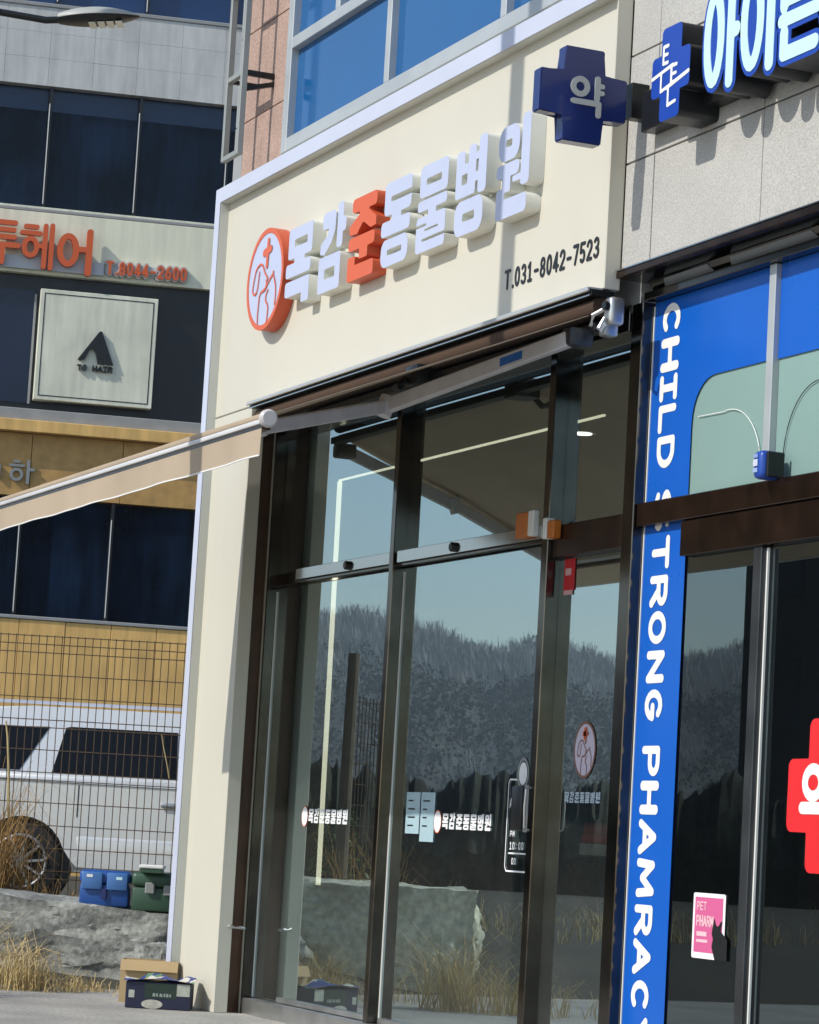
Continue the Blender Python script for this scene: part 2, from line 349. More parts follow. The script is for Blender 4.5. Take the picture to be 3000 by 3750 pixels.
FONT = {
 'C':[V_('l',arc(.5,.5,.42,.42,50,310),_o)], 'O':[V_('l',ring(.5,.5,.42,.42),_o)], '0':[V_('l',ring(.5,.5,.36,.42),_o)],
 'H':[V_('l',[(.1,.08),(.1,.92)],_o*1.3),V_('l',[(.9,.08),(.9,.92)],_o*1.3),V_('l',[(.1,.5),(.9,.5)],_o)],
 'I':[V_('l',[(.5,.08),(.5,.92)],_o),V_('l',[(.12,.92),(.88,.92)],_o),V_('l',[(.12,.08),(.88,.08)],_o)],
 'L':[V_('l',[(.12,.92),(.12,.08),(.9,.08)],_o)], 'D':[V_('l',[(.1,.08),(.1,.92),(.45,.92)]+arc(.45,.5,.45,.42,90,-90)+[(.1,.08)],_o)],
 'S':[V_('l',arc(.5,.70,.38,.22,30,270)+arc(.5,.29,.4,.21,90,-150),_o)],
 'T':[V_('l',[(.05,.92),(.95,.92)],_o),V_('l',[(.5,.92),(.5,.08)],_o)],
 'R':[V_('l',[(.1,.06),(.1,.92),(.55,.92)]+arc(.55,.70,.35,.22,90,-90)+[(.1,.48)],_o),V_('l',[(.5,.48),(.92,.08)],_o*1.15)],
 'N':[V_('l',[(.1,.08),(.1,.92),(.9,.08),(.9,.92)],_o*1.1)], 'G':[V_('l',arc(.5,.5,.42,.42,45,350)+[(.92,.45),(.55,.45)],_o)],
 'P':[V_('l',[(.1,.06),(.1,.92),(.55,.92)]+arc(.55,.68,.36,.24,90,-90)+[(.1,.44)],_o)],
 'A':[V_('l',[(.04,.08),(.5,.92),(.96,.08)],_o*1.1),V_('l',[(.25,.34),(.75,.34)],_o)],
 'M':[V_('l',[(.06,.08),(.12,.92),(.5,.3),(.88,.92),(.94,.08)],_o*1.1)],
 'Y':[V_('l',[(.05,.92),(.5,.45),(.95,.92)],_o),V_('l',[(.5,.45),(.5,.08)],_o)],
 'E':[V_('l',[(.92,.92),(.1,.92),(.1,.08),(.92,.08)],_o),V_('l',[(.1,.5),(.8,.5)],_o)],
 '1':[V_('l',[(.2,.75),(.5,.92),(.5,.08)],_o),V_('l',[(.2,.08),(.8,.08)],_o)],
 '2':[V_('l',arc(.5,.68,.36,.24,170,-30)+[(.14,.08),(.88,.08)],_o)],
 '3':[V_('l',arc(.48,.70,.34,.22,150,-90)+arc(.48,.29,.38,.21,90,-150),_o)],
 '4':[V_('l',[(.66,.08),(.66,.92),(.1,.3),(.95,.3)],_o)],
 '5':[V_('l',[(.85,.92),(.2,.92),(.16,.52)]+arc(.48,.33,.36,.25,110,-140),_o)],
 '6':[V_('l',[(.75,.92),(.4,.75)]+arc(.5,.32,.36,.24,150,510),_o)],
 '7':[V_('l',[(.12,.92),(.88,.92),(.42,.08)],_o)],
 '8':[V_('l',ring(.5,.70,.31,.21),_o),V_('l',ring(.5,.29,.36,.21),_o)],
 '-':[V_('l',[(.2,.45),(.8,.45)],_o)], '.':[V_('l',[(.4,.08),(.42,.08)],_o*1.2)], ':':[V_('l',[(.4,.2),(.42,.2)],_o*1.2),V_('l',[(.4,.7),(.42,.7)],_o*1.2)],
 'ya': [V_('l',ring(.26,.72,.22,.20),.15),V_('l',[(.80,.46),(.80,.98)],.16),V_('l',[(.8,.80),(.96,.80)],.13),V_('l',[(.8,.62),(.96,.62)],.13),V_('l',[(.06,.32),(.86,.32),(.86,.02)],.15)],
 'a': [V_('l',ring(.27,.5,.22,.42),.13),V_('l',[(.80,.02),(.80,1.0)],.14),V_('l',[(.8,.5),(.97,.5)],.15)],
 'i': [V_('l',ring(.30,.5,.25,.42),.13),V_('l',[(.86,.02),(.86,1.0)],.15)],
 'teun': [V_('l',[(.10,.5),(.10,.98)],.15),V_('l',[(.1,.97),(.92,.97)],.13),V_('l',[(.1,.74),(.9,.74)],.11),V_('l',[(.1,.54),(.92,.54)],.12),V_('l',[(.04,.36),(.98,.36)],.13),V_('l',[(.12,.24),(.12,.04),(.94,.04)],.14)],
 'tu': [V_('l',[(.18,.62),(.18,.95)],.10),V_('l',[(.18,.95),(.86,.95)],.10),V_('l',[(.18,.78),(.84,.78)],.09),V_('l',[(.18,.61),(.86,.61)],.10),V_('l',[(.02,.42),(.98,.42)],.11),V_('l',[(.5,.42),(.5,.02)],.12)],
 'he': [V_('l',[(.12,.94),(.46,.94)],.09),V_('l',[(.02,.79),(.56,.79)],.09),V_('l',ring(.29,.46,.19,.20),.10),V_('l',[(.72,.02),(.72,.98)],.10),V_('l',[(.58,.5),(.72,.5)],.10),V_('l',[(.92,.0),(.92,1.0)],.10)],
 'eo': [V_('l',ring(.26,.52,.23,.34),.13),V_('l',[(.86,.0),(.86,1.0)],.14),V_('l',[(.60,.56),(.86,.56)],.12)],
 'ha': [V_('l',[(.18,.96),(.40,.96)],.09),V_('l',[(.02,.78),(.58,.78)],.09),V_('l',ring(.30,.36,.22,.24),.11),V_('l',[(.78,.0),(.78,1.0)],.12),V_('l',[(.78,.62),(1.0,.62)],.11)],
 'arch': [V_('l',[(.08,.02),(.08,.9),(.6,.9),(.92,.7),(.92,.02)],.12)],
 'oe': [V_('l',ring(.5,.70,.36,.26),.14),V_('l',[(.05,.22),(.95,.22)],.16)],
}
def text(mb, s, x, y, h, adv, wd, M, d0, d1=None, grow=0, n=44):
    for ch in s:
        if ch in FONT: 
            L = glyph(FONT[ch], wd, h, grow, n)
            mb.loops([[(a+x, b+y) for a, b in q] for q in L], M, d0, d1)
        x += adv if ch != '.' else adv*.6
    return x
def vetname(mb, x, y, w_, h_, M, d0, n=40):
    cw = w_/7
    for i, k in enumerate(NAME7):
        L = glyph(HAN[k], cw*.82, h_, 0, n); mb.loops([[(a+x+i*cw, b+y) for a, b in q] for q in L], M, d0)
front = lambda x, y, d: (x, d, y)                        # facade-parallel: depth is world y

# ================================================================== SETTING
g = MB(); N = 1; g.quad((-1700,-1250,-.1),(150,-1250,-.1),(150,220,-.1),(-1700,220,-.1))
tag(obj('ground', g, M_conc), kind='structure')
g = MB(); S = 60
def gz(x, y): return .0
lot = [(-20.0,.6),(-19.7,2.5),(-19.0,6),(-18.5,14),(-18.5,60),(-110,60),(-110,-60),(-23,-60),(-21.8,-10),(-20.8,-2.4),(-20.3,-.6)]
pts_ = []
for a_, b_ in zip(lot, lot[1:]+lot[:1]):
    for t in range(8): pts_.append((a_[0]+(b_[0]-a_[0])*t/8, a_[1]+(b_[1]-a_[1])*t/8))
tp_ = [g.b.verts.new((x, y, .27)) for x, y in pts_]; g.b.faces.new(tp_)
bt_ = [g.b.verts.new((x+(1.5+.35*noise.noise(Vector((y*1.3,2,0))) if x > -30 else 0), y, -.115)) for x, y in pts_]
for k in range(len(pts_)): g.b.faces.new((tp_[k], bt_[k], bt_[(k+1)%len(pts_)], tp_[(k+1)%len(pts_)]))
tag(obj('raised_lot', g, M_lot), kind='structure')

# ================================================================== SHOP BUILDING
B = thing('shop_building', 'cream and stone shop building with tall dark glass shopfront', 'building', (-14, .5, -.1))
X0, X1 = -17.442, -11.9
obj('corner_pillar', MB().box(-17.36,-16.68,0,.09,-.1,3.634,.004), M_cream, B)
obj('sign_fascia', MB().box(-17.36,X1,0,.085,3.640,5.06,.004), M_cream, B)
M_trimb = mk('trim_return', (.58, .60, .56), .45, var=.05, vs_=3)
obj('fascia_trim', MB().box(X0,-17.354,-.060,.1,-.1,5.148,.004), M_trimb, B)
obj('fascia_trim', MB().box(-17.353,X1,-.060,.1,5.050,5.148,.004), M_trimb, B)
obj('trim_face', MB().box(X0,-17.354,-.066,-.061,-.1,5.148,.002), M_trim, B)
obj('trim_face', MB().box(-17.353,X1,-.066,-.061,5.050,5.148,.002), M_trim, B)
obj('fascia_trim', MB().box(-17.40,X1,.1005,.14,5.10,5.262,.006), M_cream, B)
obj('core_wall', MB().box(-17.62,-17.46,.2,6,-.1,9).box(-17.459,-16.72,.2,6,3.62,9).box(-17.459,-16.96,.21,.27,-.1,3.61), M_greystone, B)
obj('core_wall', MB().box(-16.72,X1,.2,.26,3.56,5.25).box(X1,-4,.157,.24,3.735,9).box(-16.72,X1,.2,.24,6.9,9), M_greystone, B)
# upper storey: corner stone, pink granite strip, windows
for z0, z1 in ((5.19,5.62),(5.626,6.22),(6.226,6.82),(6.826,7.4)):
    obj('corner_stone', MB().box(-17.62,-17.46,.1,.19,z0,z1,.003), M_greystone, B)
    for xa, xb in ((-17.452,-17.10),(-17.094,-16.715)):
        obj('granite_slab', MB().box(xa,xb,.1,.19,z0,z1,.003), M_pink, B)
wz0, wz1 = 5.262, 6.85; yF = .085
fr = MB()
fr.box(-16.69,-16.60,yF,.17,wz0,wz1,.003)
fr.box(-16.598,-11.92,yF,.17,wz0,wz0+.085,.003)
fr.box(-16.598,-11.92,yF,.17,5.925,6.0,.003)
for xm in (-15.04,-13.45,-12.0): fr.box(xm,xm+.07,yF+.004,.17,wz0+.086,5.924,.003)
for xm in (-15.885,-15.04,-14.25,-13.45,-12.7,-12.0): fr.box(xm,xm+.07,yF+.004,.17,6.001,wz1,.003)
obj('window_frame', fr, M_alu, B)
def pane(x0, x1, z0, z1, y, mat, name='window_pane', parent=None, th=.012):
    return obj(name, MB().box(x0, x1, y, y+th, z0, z1), mat, parent or B)
for xa, xb in ((-16.6,-15.04),(-14.97,-13.45),(-13.38,-12.0)): pane(xa, xb, wz0+.085, 5.925, .135, M_winblue)
for xa, xb in ((-16.6,-15.885),(-15.815,-15.04),(-14.97,-14.25),(-14.18,-13.45),(-13.38,-12.7),(-12.63,-12.0)): pane(xa, xb, 6.0, wz1, .135, M_winblue)
# stone slabs over the pharmacy
xs_ = [-11.897,-11.613]+[-10.61+i for i in range(0,6)]
zs_ = [3.735,4.247,4.772,5.297,5.822]
for i in range(len(xs_)-1):
    for j in range(len(zs_)-1):
        obj('stone_slab', MB().box(xs_[i]+.004,xs_[i+1]-.004,.085+random.uniform(-.0015,.0015),.155,zs_[j]+.0045,zs_[j+1]-.0045,.0015), M_stone, B)
# soffit over the pharmacy front with its metal drip edge
obj('drip_edge', MB().box(X1+.01,-5.6,.055,.10,3.690,3.724,.004), M_brown, B)
obj('drip_highlight', MB().box(X1+.01,-5.6,.052,.062,3.7245,3.731), M_steel, B)  # shiny strip drawn for the highlight line along the drip edge
obj('drip_edge', MB().box(X1+.01,-5.6,.101,.30,3.690,3.70), M_bronze, B)
obj('soffit_panel', MB().hexa([(-11.84,.24,3.64),(-5.6,.24,3.64),(-5.6,.30,3.64),(-11.84,.30,3.64),(-11.84,.20,3.689),(-5.6,.20,3.689),(-5.6,.30,3.689),(-11.84,.30,3.689)]), M_bronze, B)
for xa, xb in ((-11.72,-11.25),(-11.10,-10.35),(-10.2,-9.3)): obj('soffit_reflection', MB().hexa([(xa,.232,3.646),(xb,.232,3.646),(xb,.238,3.646),(xa,.238,3.646),(xa+.03,.203,3.682),(xb-.03,.203,3.682),(xb-.03,.21,3.682),(xa+.03,.21,3.682)]), mk('reflection_grey', (.26,.28,.29), .45, .2), B)  # light grey panels stand for reflections on the glossy soffit
# ---- clinic glazing
yG = .27
obj('door_jamb', MB().box(-16.95,-16.78,.1,.2,-.1,3.55,.003), mk('jamb_brown', (.10,.048,.024), .32, .3, var=.3, vs_=6, streak=.25), B).__setitem__('label', 'dark brown metal jamb beside the cream pillar')
obj('jamb_strip', MB().box(-16.779,-16.757,.196,.21,-.1,3.5,.002), M_cream, B)
obj('mullion', MB().box(-16.756,-16.735,.2,.33,-.1,3.5,.003), M_bronze, B)
obj('mullion', MB().box(-14.79,-14.73,.195,.33,-.1,3.5,.004), M_bronze, B)
obj('mullion', MB().box(-12.835,-12.765,.195,.33,-.1,3.5,.004), M_bronze, B)
obj('pillar_cover', MB().box(-11.985,-11.876,.2,.33,-.1,3.60,.004), M_bronze, B)
obj('head_frame', MB().box(-16.73,-11.99,.19,.33,3.47,3.60,.003), M_bronze, B)
obj('fixed_transom', MB().box(-12.76,-11.99,.22,.33,2.44,2.60,.003), M_brown, B)
obj('door_head_frame', MB().box(-16.73,-14.795,.225,.33,2.525,2.60,.003), M_bronze, B)
obj('door_head_frame', MB().box(-14.725,-12.84,.225,.33,2.525,2.60,.003), M_bronze, B)
obj('sill', MB().box(-16.72,-12.0,.19,.35,-.1,-.005,.004), M_steelr, B)
def leaf(x0, x1, z0, z1, rail, nm='glass_leaf'):
    o = obj(nm, MB().box(x0, x1, yG, yG+.012, z0, z1), G_shop, B); return o
lf1 = leaf(-16.733,-14.792,.0,2.52,0); lf2 = leaf(-14.728,-12.837,.0,2.52,0)
leaf(-16.733,-14.792,2.60,3.47,0,'transom_glass'); leaf(-14.728,-12.837,2.60,3.47,0,'transom_glass')
leaf(-12.763,-11.987,0,2.44,0,'side_glass'); leaf(-12.763,-11.987,2.60,3.47,0,'side_glass')
for lf, xa, xb, xk in ((lf1,-16.27,-14.81,-15.42),(lf2,-14.70,-12.86,-13.92)):
    rl = obj('pivot_rail', MB().box(xa,xb,.205,.224,2.543,2.610,.002), M_steel, lf)
    obj('pivot_lock', MB().lathe([(.004,0),(.026,0),(.026,.02),(.02,.026)],(xk,.205,2.575),(0,-1,0),14), M_black, rl)
    obj('bottom_rail', MB().box(xa,xb,.245,.268,.0,.03,.003), M_steelr, lf)
for xe in (-16.734,-14.729):
    obj('edge_seal', MB().box(xe,xe+.008,.262,.269,.0,2.5), M_caulk, B)
# pull handle and door lock
h = MB().tube([(-12.852,.235,.372),(-12.852,.235,1.66)],.011,10)
for z in (.55,1.5): h.tube([(-12.852,.235,z),(-12.852,.272,z)],.007,8)
obj('pull_handle', h, M_steelr, lf2)
lk = obj('door_lock', MB().box(-13.105,-12.978,.228,.268,1.085,1.31,.01,2), M_black, lf2)
obj('lock_plate', MB().box(-12.976,-12.905,.238,.268,1.08,1.315,.004), M_steelr, lk)
obj('lock_handle', MB().tube([(-12.80,.19,1.30),(-12.80,.165,1.29),(-12.80,.16,1.2),(-12.80,.165,1.10),(-12.80,.19,1.09)],.006,8), M_steelr, B)
# tie wire between pillar and jamb
obj('wire_clip', MB().tube([(-16.69,.06,.42),(-16.67,.075,.425),(-16.65,.10,.418),(-16.645,.13,.42),(-16.65,.16,.415)],[.008,.012,.006,.012,.009],8), M_steelr, B)
# ---- pharmacy glazing
obj('edge_seal', MB().box(-11.872,-11.864,.258,.268,-.1,3.58), M_caulk, B)
obj('head_frame', MB().box(-11.87,-5.6,.20,.33,3.60,3.64,.003), M_bronze, B)
obj('transom_beam', MB().box(-11.87,-5.6,.215,.33,2.525,2.635,.004), M_brown, B)
for xm in (-10.765,-9.15,-7.5):
    obj('mullion', MB().box(xm,xm+.055,.235,.33,2.637,3.598,.003), M_alu, B)
dj = MB().box(-10.80,-10.732,.235,.33,-.1,2.35,.003); obj('door_jamb', dj, mk('dull_steel', (.075,.078,.082), .35, .7, var=.3, vs_=5), B)
obj('edge_seal', MB().box(-10.731,-10.721,.262,.272,-.1,2.35), M_caulk, B)
obj('door_head', MB().box(-11.46,-5.6,.23,.33,2.36,2.522,.003), M_brown, B)
for xa, xb in ((-11.882,-10.768),(-10.708,-9.152),(-9.09,-7.5)): pane(xa,xb,2.637,3.598,.285,G_pharm,'transom_glass')
pane(-11.882,-10.802,-.08,2.525,yG,G_pharm,'side_glass')
obj('side_glass', MB().box(-10.706,-5.7,yG+.01,yG+.022,-.08,2.36), G_pharm, B)
# film on the pharmacy glass
fm = MB()
fl = [(-11.863,2.637),(-11.462,2.637),(-11.462,2.96)]+arc(-11.26,2.98,.20,.20,180,90,8)+[(-10.768,3.18),(-10.768,3.598),(-11.863,3.598)]
fm.b.faces.new([fm.b.verts.new((x,.262,z)) for x, z in fl])
obj('blue_film', fm, M_blue, B, normals=False)
obj('blue_film', MB().quad((-11.863,.262,-.08),(-11.462,.262,-.08),(-11.462,.262,2.524),(-11.863,.262,2.524)), M_blue, B)
obj('blue_film', MB().quad((-10.708,.262,3.175),(-9.152,.262,3.175),(-9.152,.262,3.598),(-10.708,.262,3.598)), M_blue, B)
obj('frosted_film', MB().box(-11.50,-10.768,.270,.282,2.637,3.22), M_frost, B)
obj('frosted_film', MB().box(-10.708,-9.152,.270,.282,2.637,3.22), M_frost, B)
def wirearc(pts): return MB().tube(pts,.0022,5)
obj('window_cable', wirearc([(x,.262,z) for x, z in [(-11.40,3.0)]+arc(-11.12,2.70,.30,.30,100,5,12)]), M_white, B)
obj('window_cable', wirearc([(x,.262,z) for x, z in arc(-10.35,2.72,.28,.32,180,80,12)]), M_dark, B)
# ---- interiors
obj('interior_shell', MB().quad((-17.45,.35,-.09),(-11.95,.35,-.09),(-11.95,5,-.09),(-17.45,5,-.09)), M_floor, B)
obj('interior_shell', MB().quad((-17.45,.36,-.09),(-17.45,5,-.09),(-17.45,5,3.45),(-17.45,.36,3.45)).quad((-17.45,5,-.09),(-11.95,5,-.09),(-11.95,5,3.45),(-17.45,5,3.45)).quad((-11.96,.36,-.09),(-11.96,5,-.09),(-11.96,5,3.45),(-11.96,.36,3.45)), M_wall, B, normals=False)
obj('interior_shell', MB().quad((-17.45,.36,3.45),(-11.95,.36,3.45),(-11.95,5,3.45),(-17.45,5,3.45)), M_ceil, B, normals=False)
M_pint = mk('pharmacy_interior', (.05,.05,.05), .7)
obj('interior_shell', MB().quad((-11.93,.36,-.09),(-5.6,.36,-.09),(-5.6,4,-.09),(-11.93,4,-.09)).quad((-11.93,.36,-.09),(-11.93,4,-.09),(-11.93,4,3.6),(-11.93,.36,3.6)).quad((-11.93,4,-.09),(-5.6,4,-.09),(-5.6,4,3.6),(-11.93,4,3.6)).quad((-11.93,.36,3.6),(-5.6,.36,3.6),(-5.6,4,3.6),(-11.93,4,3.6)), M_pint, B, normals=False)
led = MB(); led.bar((-17.39,.9,3.33),(-13.6,.9,3.33),.012).bar((-17.385,.9,3.322),(-17.34,.9,.69),.012,.03)
tag(obj('led_strip', led, M_led), 'thin warm white light strip running along the clinic ceiling and down the wall behind glass', 'strip light')
dl = thing('downlight', 'small round lit ceiling lamp behind the narrow side glass of the clinic', 'ceiling lamp', (-14.9,1.42,3.44))
obj('trim_ring', MB().lathe([(.06,0),(.085,0),(.085,.012),(.06,.012)],(-14.9,1.42,3.43),(0,0,1),20), M_caulk, dl)
obj('lamp_disc', MB().lathe([(.001,0),(.058,0),(.058,.008),(.001,.008)],(-14.9,1.42,3.424),(0,0,1),20), M_lampon, dl)

# ================================================================== CLINIC SIGNS
SG = thing('channel_letter_sign', 'row of seven chunky Korean channel letters, one of them orange, on the cream fascia', 'shop sign', (-14.3,0,4.14))
LX = dict(mok=(-15.99,-15.572), gam=(-15.454,-15.052), jun=(-14.988,-14.592), dong=(-14.509,-14.099), mul=(-14.010,-13.615), byung=(-13.523,-13.131), won=(-13.005,-12.629))
for k in NAME7:
    xa, xb = LX[k]; L = glyph(HAN[k], xb-xa, .478, 0, 90)
    L = [[(a+xa, b+4.14) for a, b in q] for q in L]
    org = k == 'jun'
    o = obj('letter', MB().loops(L, front, -.085), M_orange if org else M_letter, SG)
    if org: o['label'] = 'orange letter'
    s_ = MB()
    for q in L:
        for i in range(len(q)):
            j = (i+1) % len(q); s_.quad(front(*q[i],-.0845), front(*q[j],-.0845), front(*q[j],-.001), front(*q[i],-.001))
    bmesh.ops.remove_doubles(s_.b, verts=s_.b.verts, dist=1e-5)
    obj('letter_return', s_, M_oside if org else M_lside, o, local=False)
def emblem(parent, cx, cz, rx, rz, y, flat=False, mats=None):
    mo, mw, mn = mats
    e = lambda r, n=48: [(cx+rx*r*math.cos(2*math.pi*i/n), cz+rz*r*math.sin(2*math.pi*i/n)) for i in range(n)]
    obj('emblem_rim', MB().loops([e(1), e(.90)], front, y, None if flat else y+.004), mo, parent)
    obj('emblem_face', MB().loops([e(.899)], front, y+(.0004 if flat else .003)), mw, parent)
    def P(pts):                                # outline points measured on the disc, normalised to its bounding box
        o = []
        for zx, zy in pts:
            q = at(880+zx/2.875, 780+zy/2.875, -.093); o.append(((q.x+16.335)/.318/.88*.5+.5, (q.z-4.379)/.318/.88*.5+.5))
        return o
    sw = .026 if not flat else .032
    art = [V_('l', P([(303,290),(281,555)]), .07), V_('l', P([(255,425),(325,372)]), .085)]
    for q in ([(135,855),(130,815),(145,720),(165,620),(185,575),(215,540),(240,550),(250,590),(265,640),(285,670),(290,690),(275,710),(278,740),(265,790),(240,820),(215,840),(200,880),(190,980),(180,1080),(178,1165)],
              [(135,855),(155,865),(172,840),(185,780),(195,700),(205,620)],
              [(238,828),(265,800),(290,740),(315,690),(335,655),(345,645),(350,610),(352,660),(362,700),(372,760),(371,850),(360,960)],
              [(292,805),(270,860),(265,920),(285,960),(290,1000),(282,1080),(274,1150)]): art.append(V_('l', P(q), sw))
    L = glyph(art, 2*rx*.88, 2*rz*.88, 0, 120, pad=.02)
    obj('emblem_drawing', MB().loops([[(a+cx-rx*.88, b+cz-rz*.88) for a, b in q] for q in L], front, y-(.0006 if flat else .002)), mo, parent)
EM = thing('round_emblem_sign', 'round white and orange emblem of a dog and cat under a cross', 'emblem sign', (-16.335,0,4.05))
drum = MB(); nn = 56; cx, cz, rr = -16.335, 4.379, .318
ringv = lambda y, r: [drum.b.verts.new((cx+r*math.cos(2*math.pi*i/nn), y, cz+r*math.sin(2*math.pi*i/nn))) for i in range(nn)]
A_, Bv = ringv(-.092, rr), ringv(-.001, rr)
for i in range(nn): drum.b.faces.new((A_[i], A_[(i+1)%nn], Bv[(i+1)%nn], Bv[i]))
obj('drum_return', drum, M_oside, EM)
emblem(EM, cx, cz, rr, rr, -.093, False, (M_orange, M_letter, None))
ph = MB(); text(ph, 'T.031-8042-7523', 0, 0, .105, .0725, .058, lambda x, y, d: (-13.01+x, d, 3.800+y), -.004, -.0005)
tag(obj('phone_number', ph, M_black), 'black phone number lettering low on the cream fascia, right of the pole shadow', 'lettering')

# projecting navy cross with bracket
CX = thing('cross_sign', 'navy blue cross sign standing out edgewise from the fascia end', 'shop sign', (-11.69,-.18,4.27))
def crossP(cy, cz, a, b): return [(cy-b,cz-a),(cy+b,cz-a),(cy+b,cz-b),(cy+a,cz-b),(cy+a,cz+b),(cy+b,cz+b),(cy+b,cz+a),(cy-b,cz+a),(cy-b,cz+b),(cy-a,cz+b),(cy-a,cz-b),(cy-b,cz-b)]
cc = MB(); cc.prof(crossP(-.262,4.485,.225,.102), lambda x, y, d: (d, x, y), -11.765, -11.685); bmesh.ops.bevel(cc.b, geom=cc.b.edges[:], offset=.006, segments=2, affect='EDGES')
obj('sign_body', cc, M_navy, CX)
ya = glyph(FONT['ya'], .165, .178, .0, 70); obj('letter', MB().loops([[(a-.326, b+4.395) for a, b in q] for q in ya], lambda x, y, d: (d, x, y), -11.679, -11.685), M_signgrey, CX)
obj('wall_bracket', MB().box(-11.757,-11.693,-.008,.085,4.42,4.59,.003), M_dark, CX)

# small blue pharmacy cross lightbox
PC = thing('cross_lightbox', 'small blue cross lightbox with white line lettering on the granite wall', 'shop sign', (-11.2,0,4.3))
def rcross(cx, cz, w_, h_, t, r): return glyph([V_('r',.5-t/2,0,.5+t/2,1,r),V_('r',0,.5-t/2*w_/h_*1.02,1,.5+t/2*w_/h_*1.02,r)], w_, h_, 0, 90)
yc = -.122
pcl = [[(a-11.28, b+4.27) for a, b in q] for q in rcross(0,0,.355,.43,.52,.06)]
obj('lightbox_face', MB().loops(pcl, front, yc), M_blueb, PC)
rt = MB()
for q in pcl:
    for i in range(len(q)): rt.quad(front(*q[i],yc+.0005), front(*q[i-1],yc+.0005), front(*q[i-1],.084), front(*q[i],.084))
bmesh.ops.remove_doubles(rt.b, verts=rt.b.verts, dist=1e-5); obj('lightbox_return', rt, M_blackside, PC)
art = [V_('l',[(.42,.80),(.30,.80),(.30,.62),(.42,.62)],.040),V_('l',[(.30,.71),(.41,.71)],.037),V_('l',[(.02,.50),(.56,.57)],.040),V_('l',[(.66,.56),(.53,.56),(.53,.38),(.66,.38)],.040),V_('l',[(.53,.47),(.65,.47)],.037),
       V_('l',[(.40,.345),(.98,.43)],.045),V_('l',[(.26,.53),(.26,.33),(.48,.36)],.037),V_('l',[(.46,.36),(.46,.15),(.66,.17)],.037)]
obj('letter', MB().loops([[(a-11.28, b+4.27) for a, b in q] for q in glyph(art,.355,.43,0,120)], front, yc-.002), M_white, PC)

# large pharmacy letters
PL = thing('pharmacy_letter_sign', 'row of tall pale cyan letters edged in blue along the granite wall', 'shop sign', (-10.2,0,4.35))
yl = -.122
for ch, xa, wd in (('a',-10.782,.275),('i',-10.462,.275),('teun',-10.145,.30),('a',-9.82,.275)):
    zb, hh = 4.315, .455
    base = [[(a+xa, b+zb) for a, b in q] for q in glyph(FONT[ch], wd, hh, .021, 90)]
    base = [q for q in base if sum(inside(q[0], k_) for k_ in base if k_ is not q) % 2 == 0]
    fc = [[(a+xa, b+zb) for a, b in q] for q in glyph(FONT[ch], wd, hh, 0, 80)]
    o = obj('letter', MB().loops(base, front, yl), M_blueb, PL)
    rt = MB()
    for q in base:
        for i in range(len(q)): rt.quad(front(*q[i],yl+.0005), front(*q[i-1],yl+.0005), front(*q[i-1],.06), front(*q[i],.06))
    bmesh.ops.remove_doubles(rt.b, verts=rt.b.verts, dist=1e-5)
    obj('letter_return', rt, M_blackside, o); obj('letter_face', MB().loops(fc, front, yl-.004, yl-.0005), M_cyan, o)
obj('raceway', MB().box(-11.60,-8.6,-.0,.084,4.33,4.52,.003), M_dark, PL)

# rotated vertical lettering on the blue strip
VL = thing('vertical_lettering', 'white English lettering running down the tall blue strip of window film', 'lettering', (-11.69,.26,.2))
rowl = [('C',3.567,3.416),('H',3.402,3.242),('I',3.231,3.101),('L',3.089,2.953),('D',2.94,2.783),('S',2.695,2.478),('T',2.464,2.317),('R',2.286,2.139),('O',2.118,1.965),('N',1.936,1.783),('G',1.755,1.61),('P',1.497,1.357),('H',1.334,1.182),('A',1.153,1.004),('M',.978,.803),('R',.771,.632),('A',.609,.46),('C',.428,.287),('Y',.26,.11)]
for ch, zt, zb in rowl:
    wz = zt-zb; L = glyph(FONT[ch], wz*.90, .158, .006, 60)
    obj('letter', MB().loops(L, lambda x, y, d: (-11.775+y, d, zt-.002-x), .2595), M_white, VL)

# red cross film, poster, alarm
RC = thing('red_cross_sticker', 'large red cross sticker with white lettering on the pharmacy door glass', 'sticker', (-10.25,.27,.96))
rl_ = glyph([V_('r',.26,0,.74,1,.06),V_('r',0,.26,1,.74,.06)], .62, .64, 0, 90)
obj('red_film', MB().loops([[(a-10.50, b+.965) for a, b in q] for q in rl_], front, .2765), M_red, RC)
for sx in (0,): 
    L = glyph(FONT['oe'], .18, .22, .008, 60); obj('letter', MB().loops([[(a-10.385, b+1.185) for a, b in q] for q in L], front, .2745), M_white, RC)
PO = thing('pink_poster', 'pink poster with white border and black cat shape low on the pharmacy glass', 'poster', (-11.1,.28,.57))
pr = glyph([V_('r',0,0,1,1,.04)], .285, .285, 0, 60)
M_pink2 = mk('pink_print', (.62,.11,.27), .5, var=.04); M_glow = mk('poster_white', (.88,.86,.86), .5)
obj('poster_sheet', MB().loops([[(a-11.243, b+.565) for a, b in q] for q in pr], front, .2645), M_glow, PO)
obj('poster_print', MB().box(-11.223,-10.978,.2625,.2635,.592,.832), M_pink2, PO)
tx = MB(); text(tx,'PET',-11.205,.775,.038,.030,.024,front,.2615); text(tx,'PHARM',-11.205,.705,.048,.031,.026,front,.2615)
tx.quad((-11.2,.2615,.662),(-11.11,.2615,.662),(-11.11,.2615,.682),(-11.2,.2615,.682)).quad((-11.2,.2615,.635),(-11.10,.2615,.635),(-11.10,.2615,.648),(-11.2,.2615,.648))
obj('poster_text', tx, mk('pink_text', (.80,.50,.55), .5), PO)
ct = glyph([V_('p',[(.3,0),(.1,.3),(.16,.5),(.08,.62),(.12,.78),(.2,1.0),(.3,.84),(.45,.8),(.55,.9),(.66,.95),(.6,.7),(1,.5),(1,0)])], .15, .18, .0, 60)
obj('cat_cutout', MB().loops([[(a-11.075, b+.565) for a, b in q] for q in ct], front, .2605), M_black, PO)
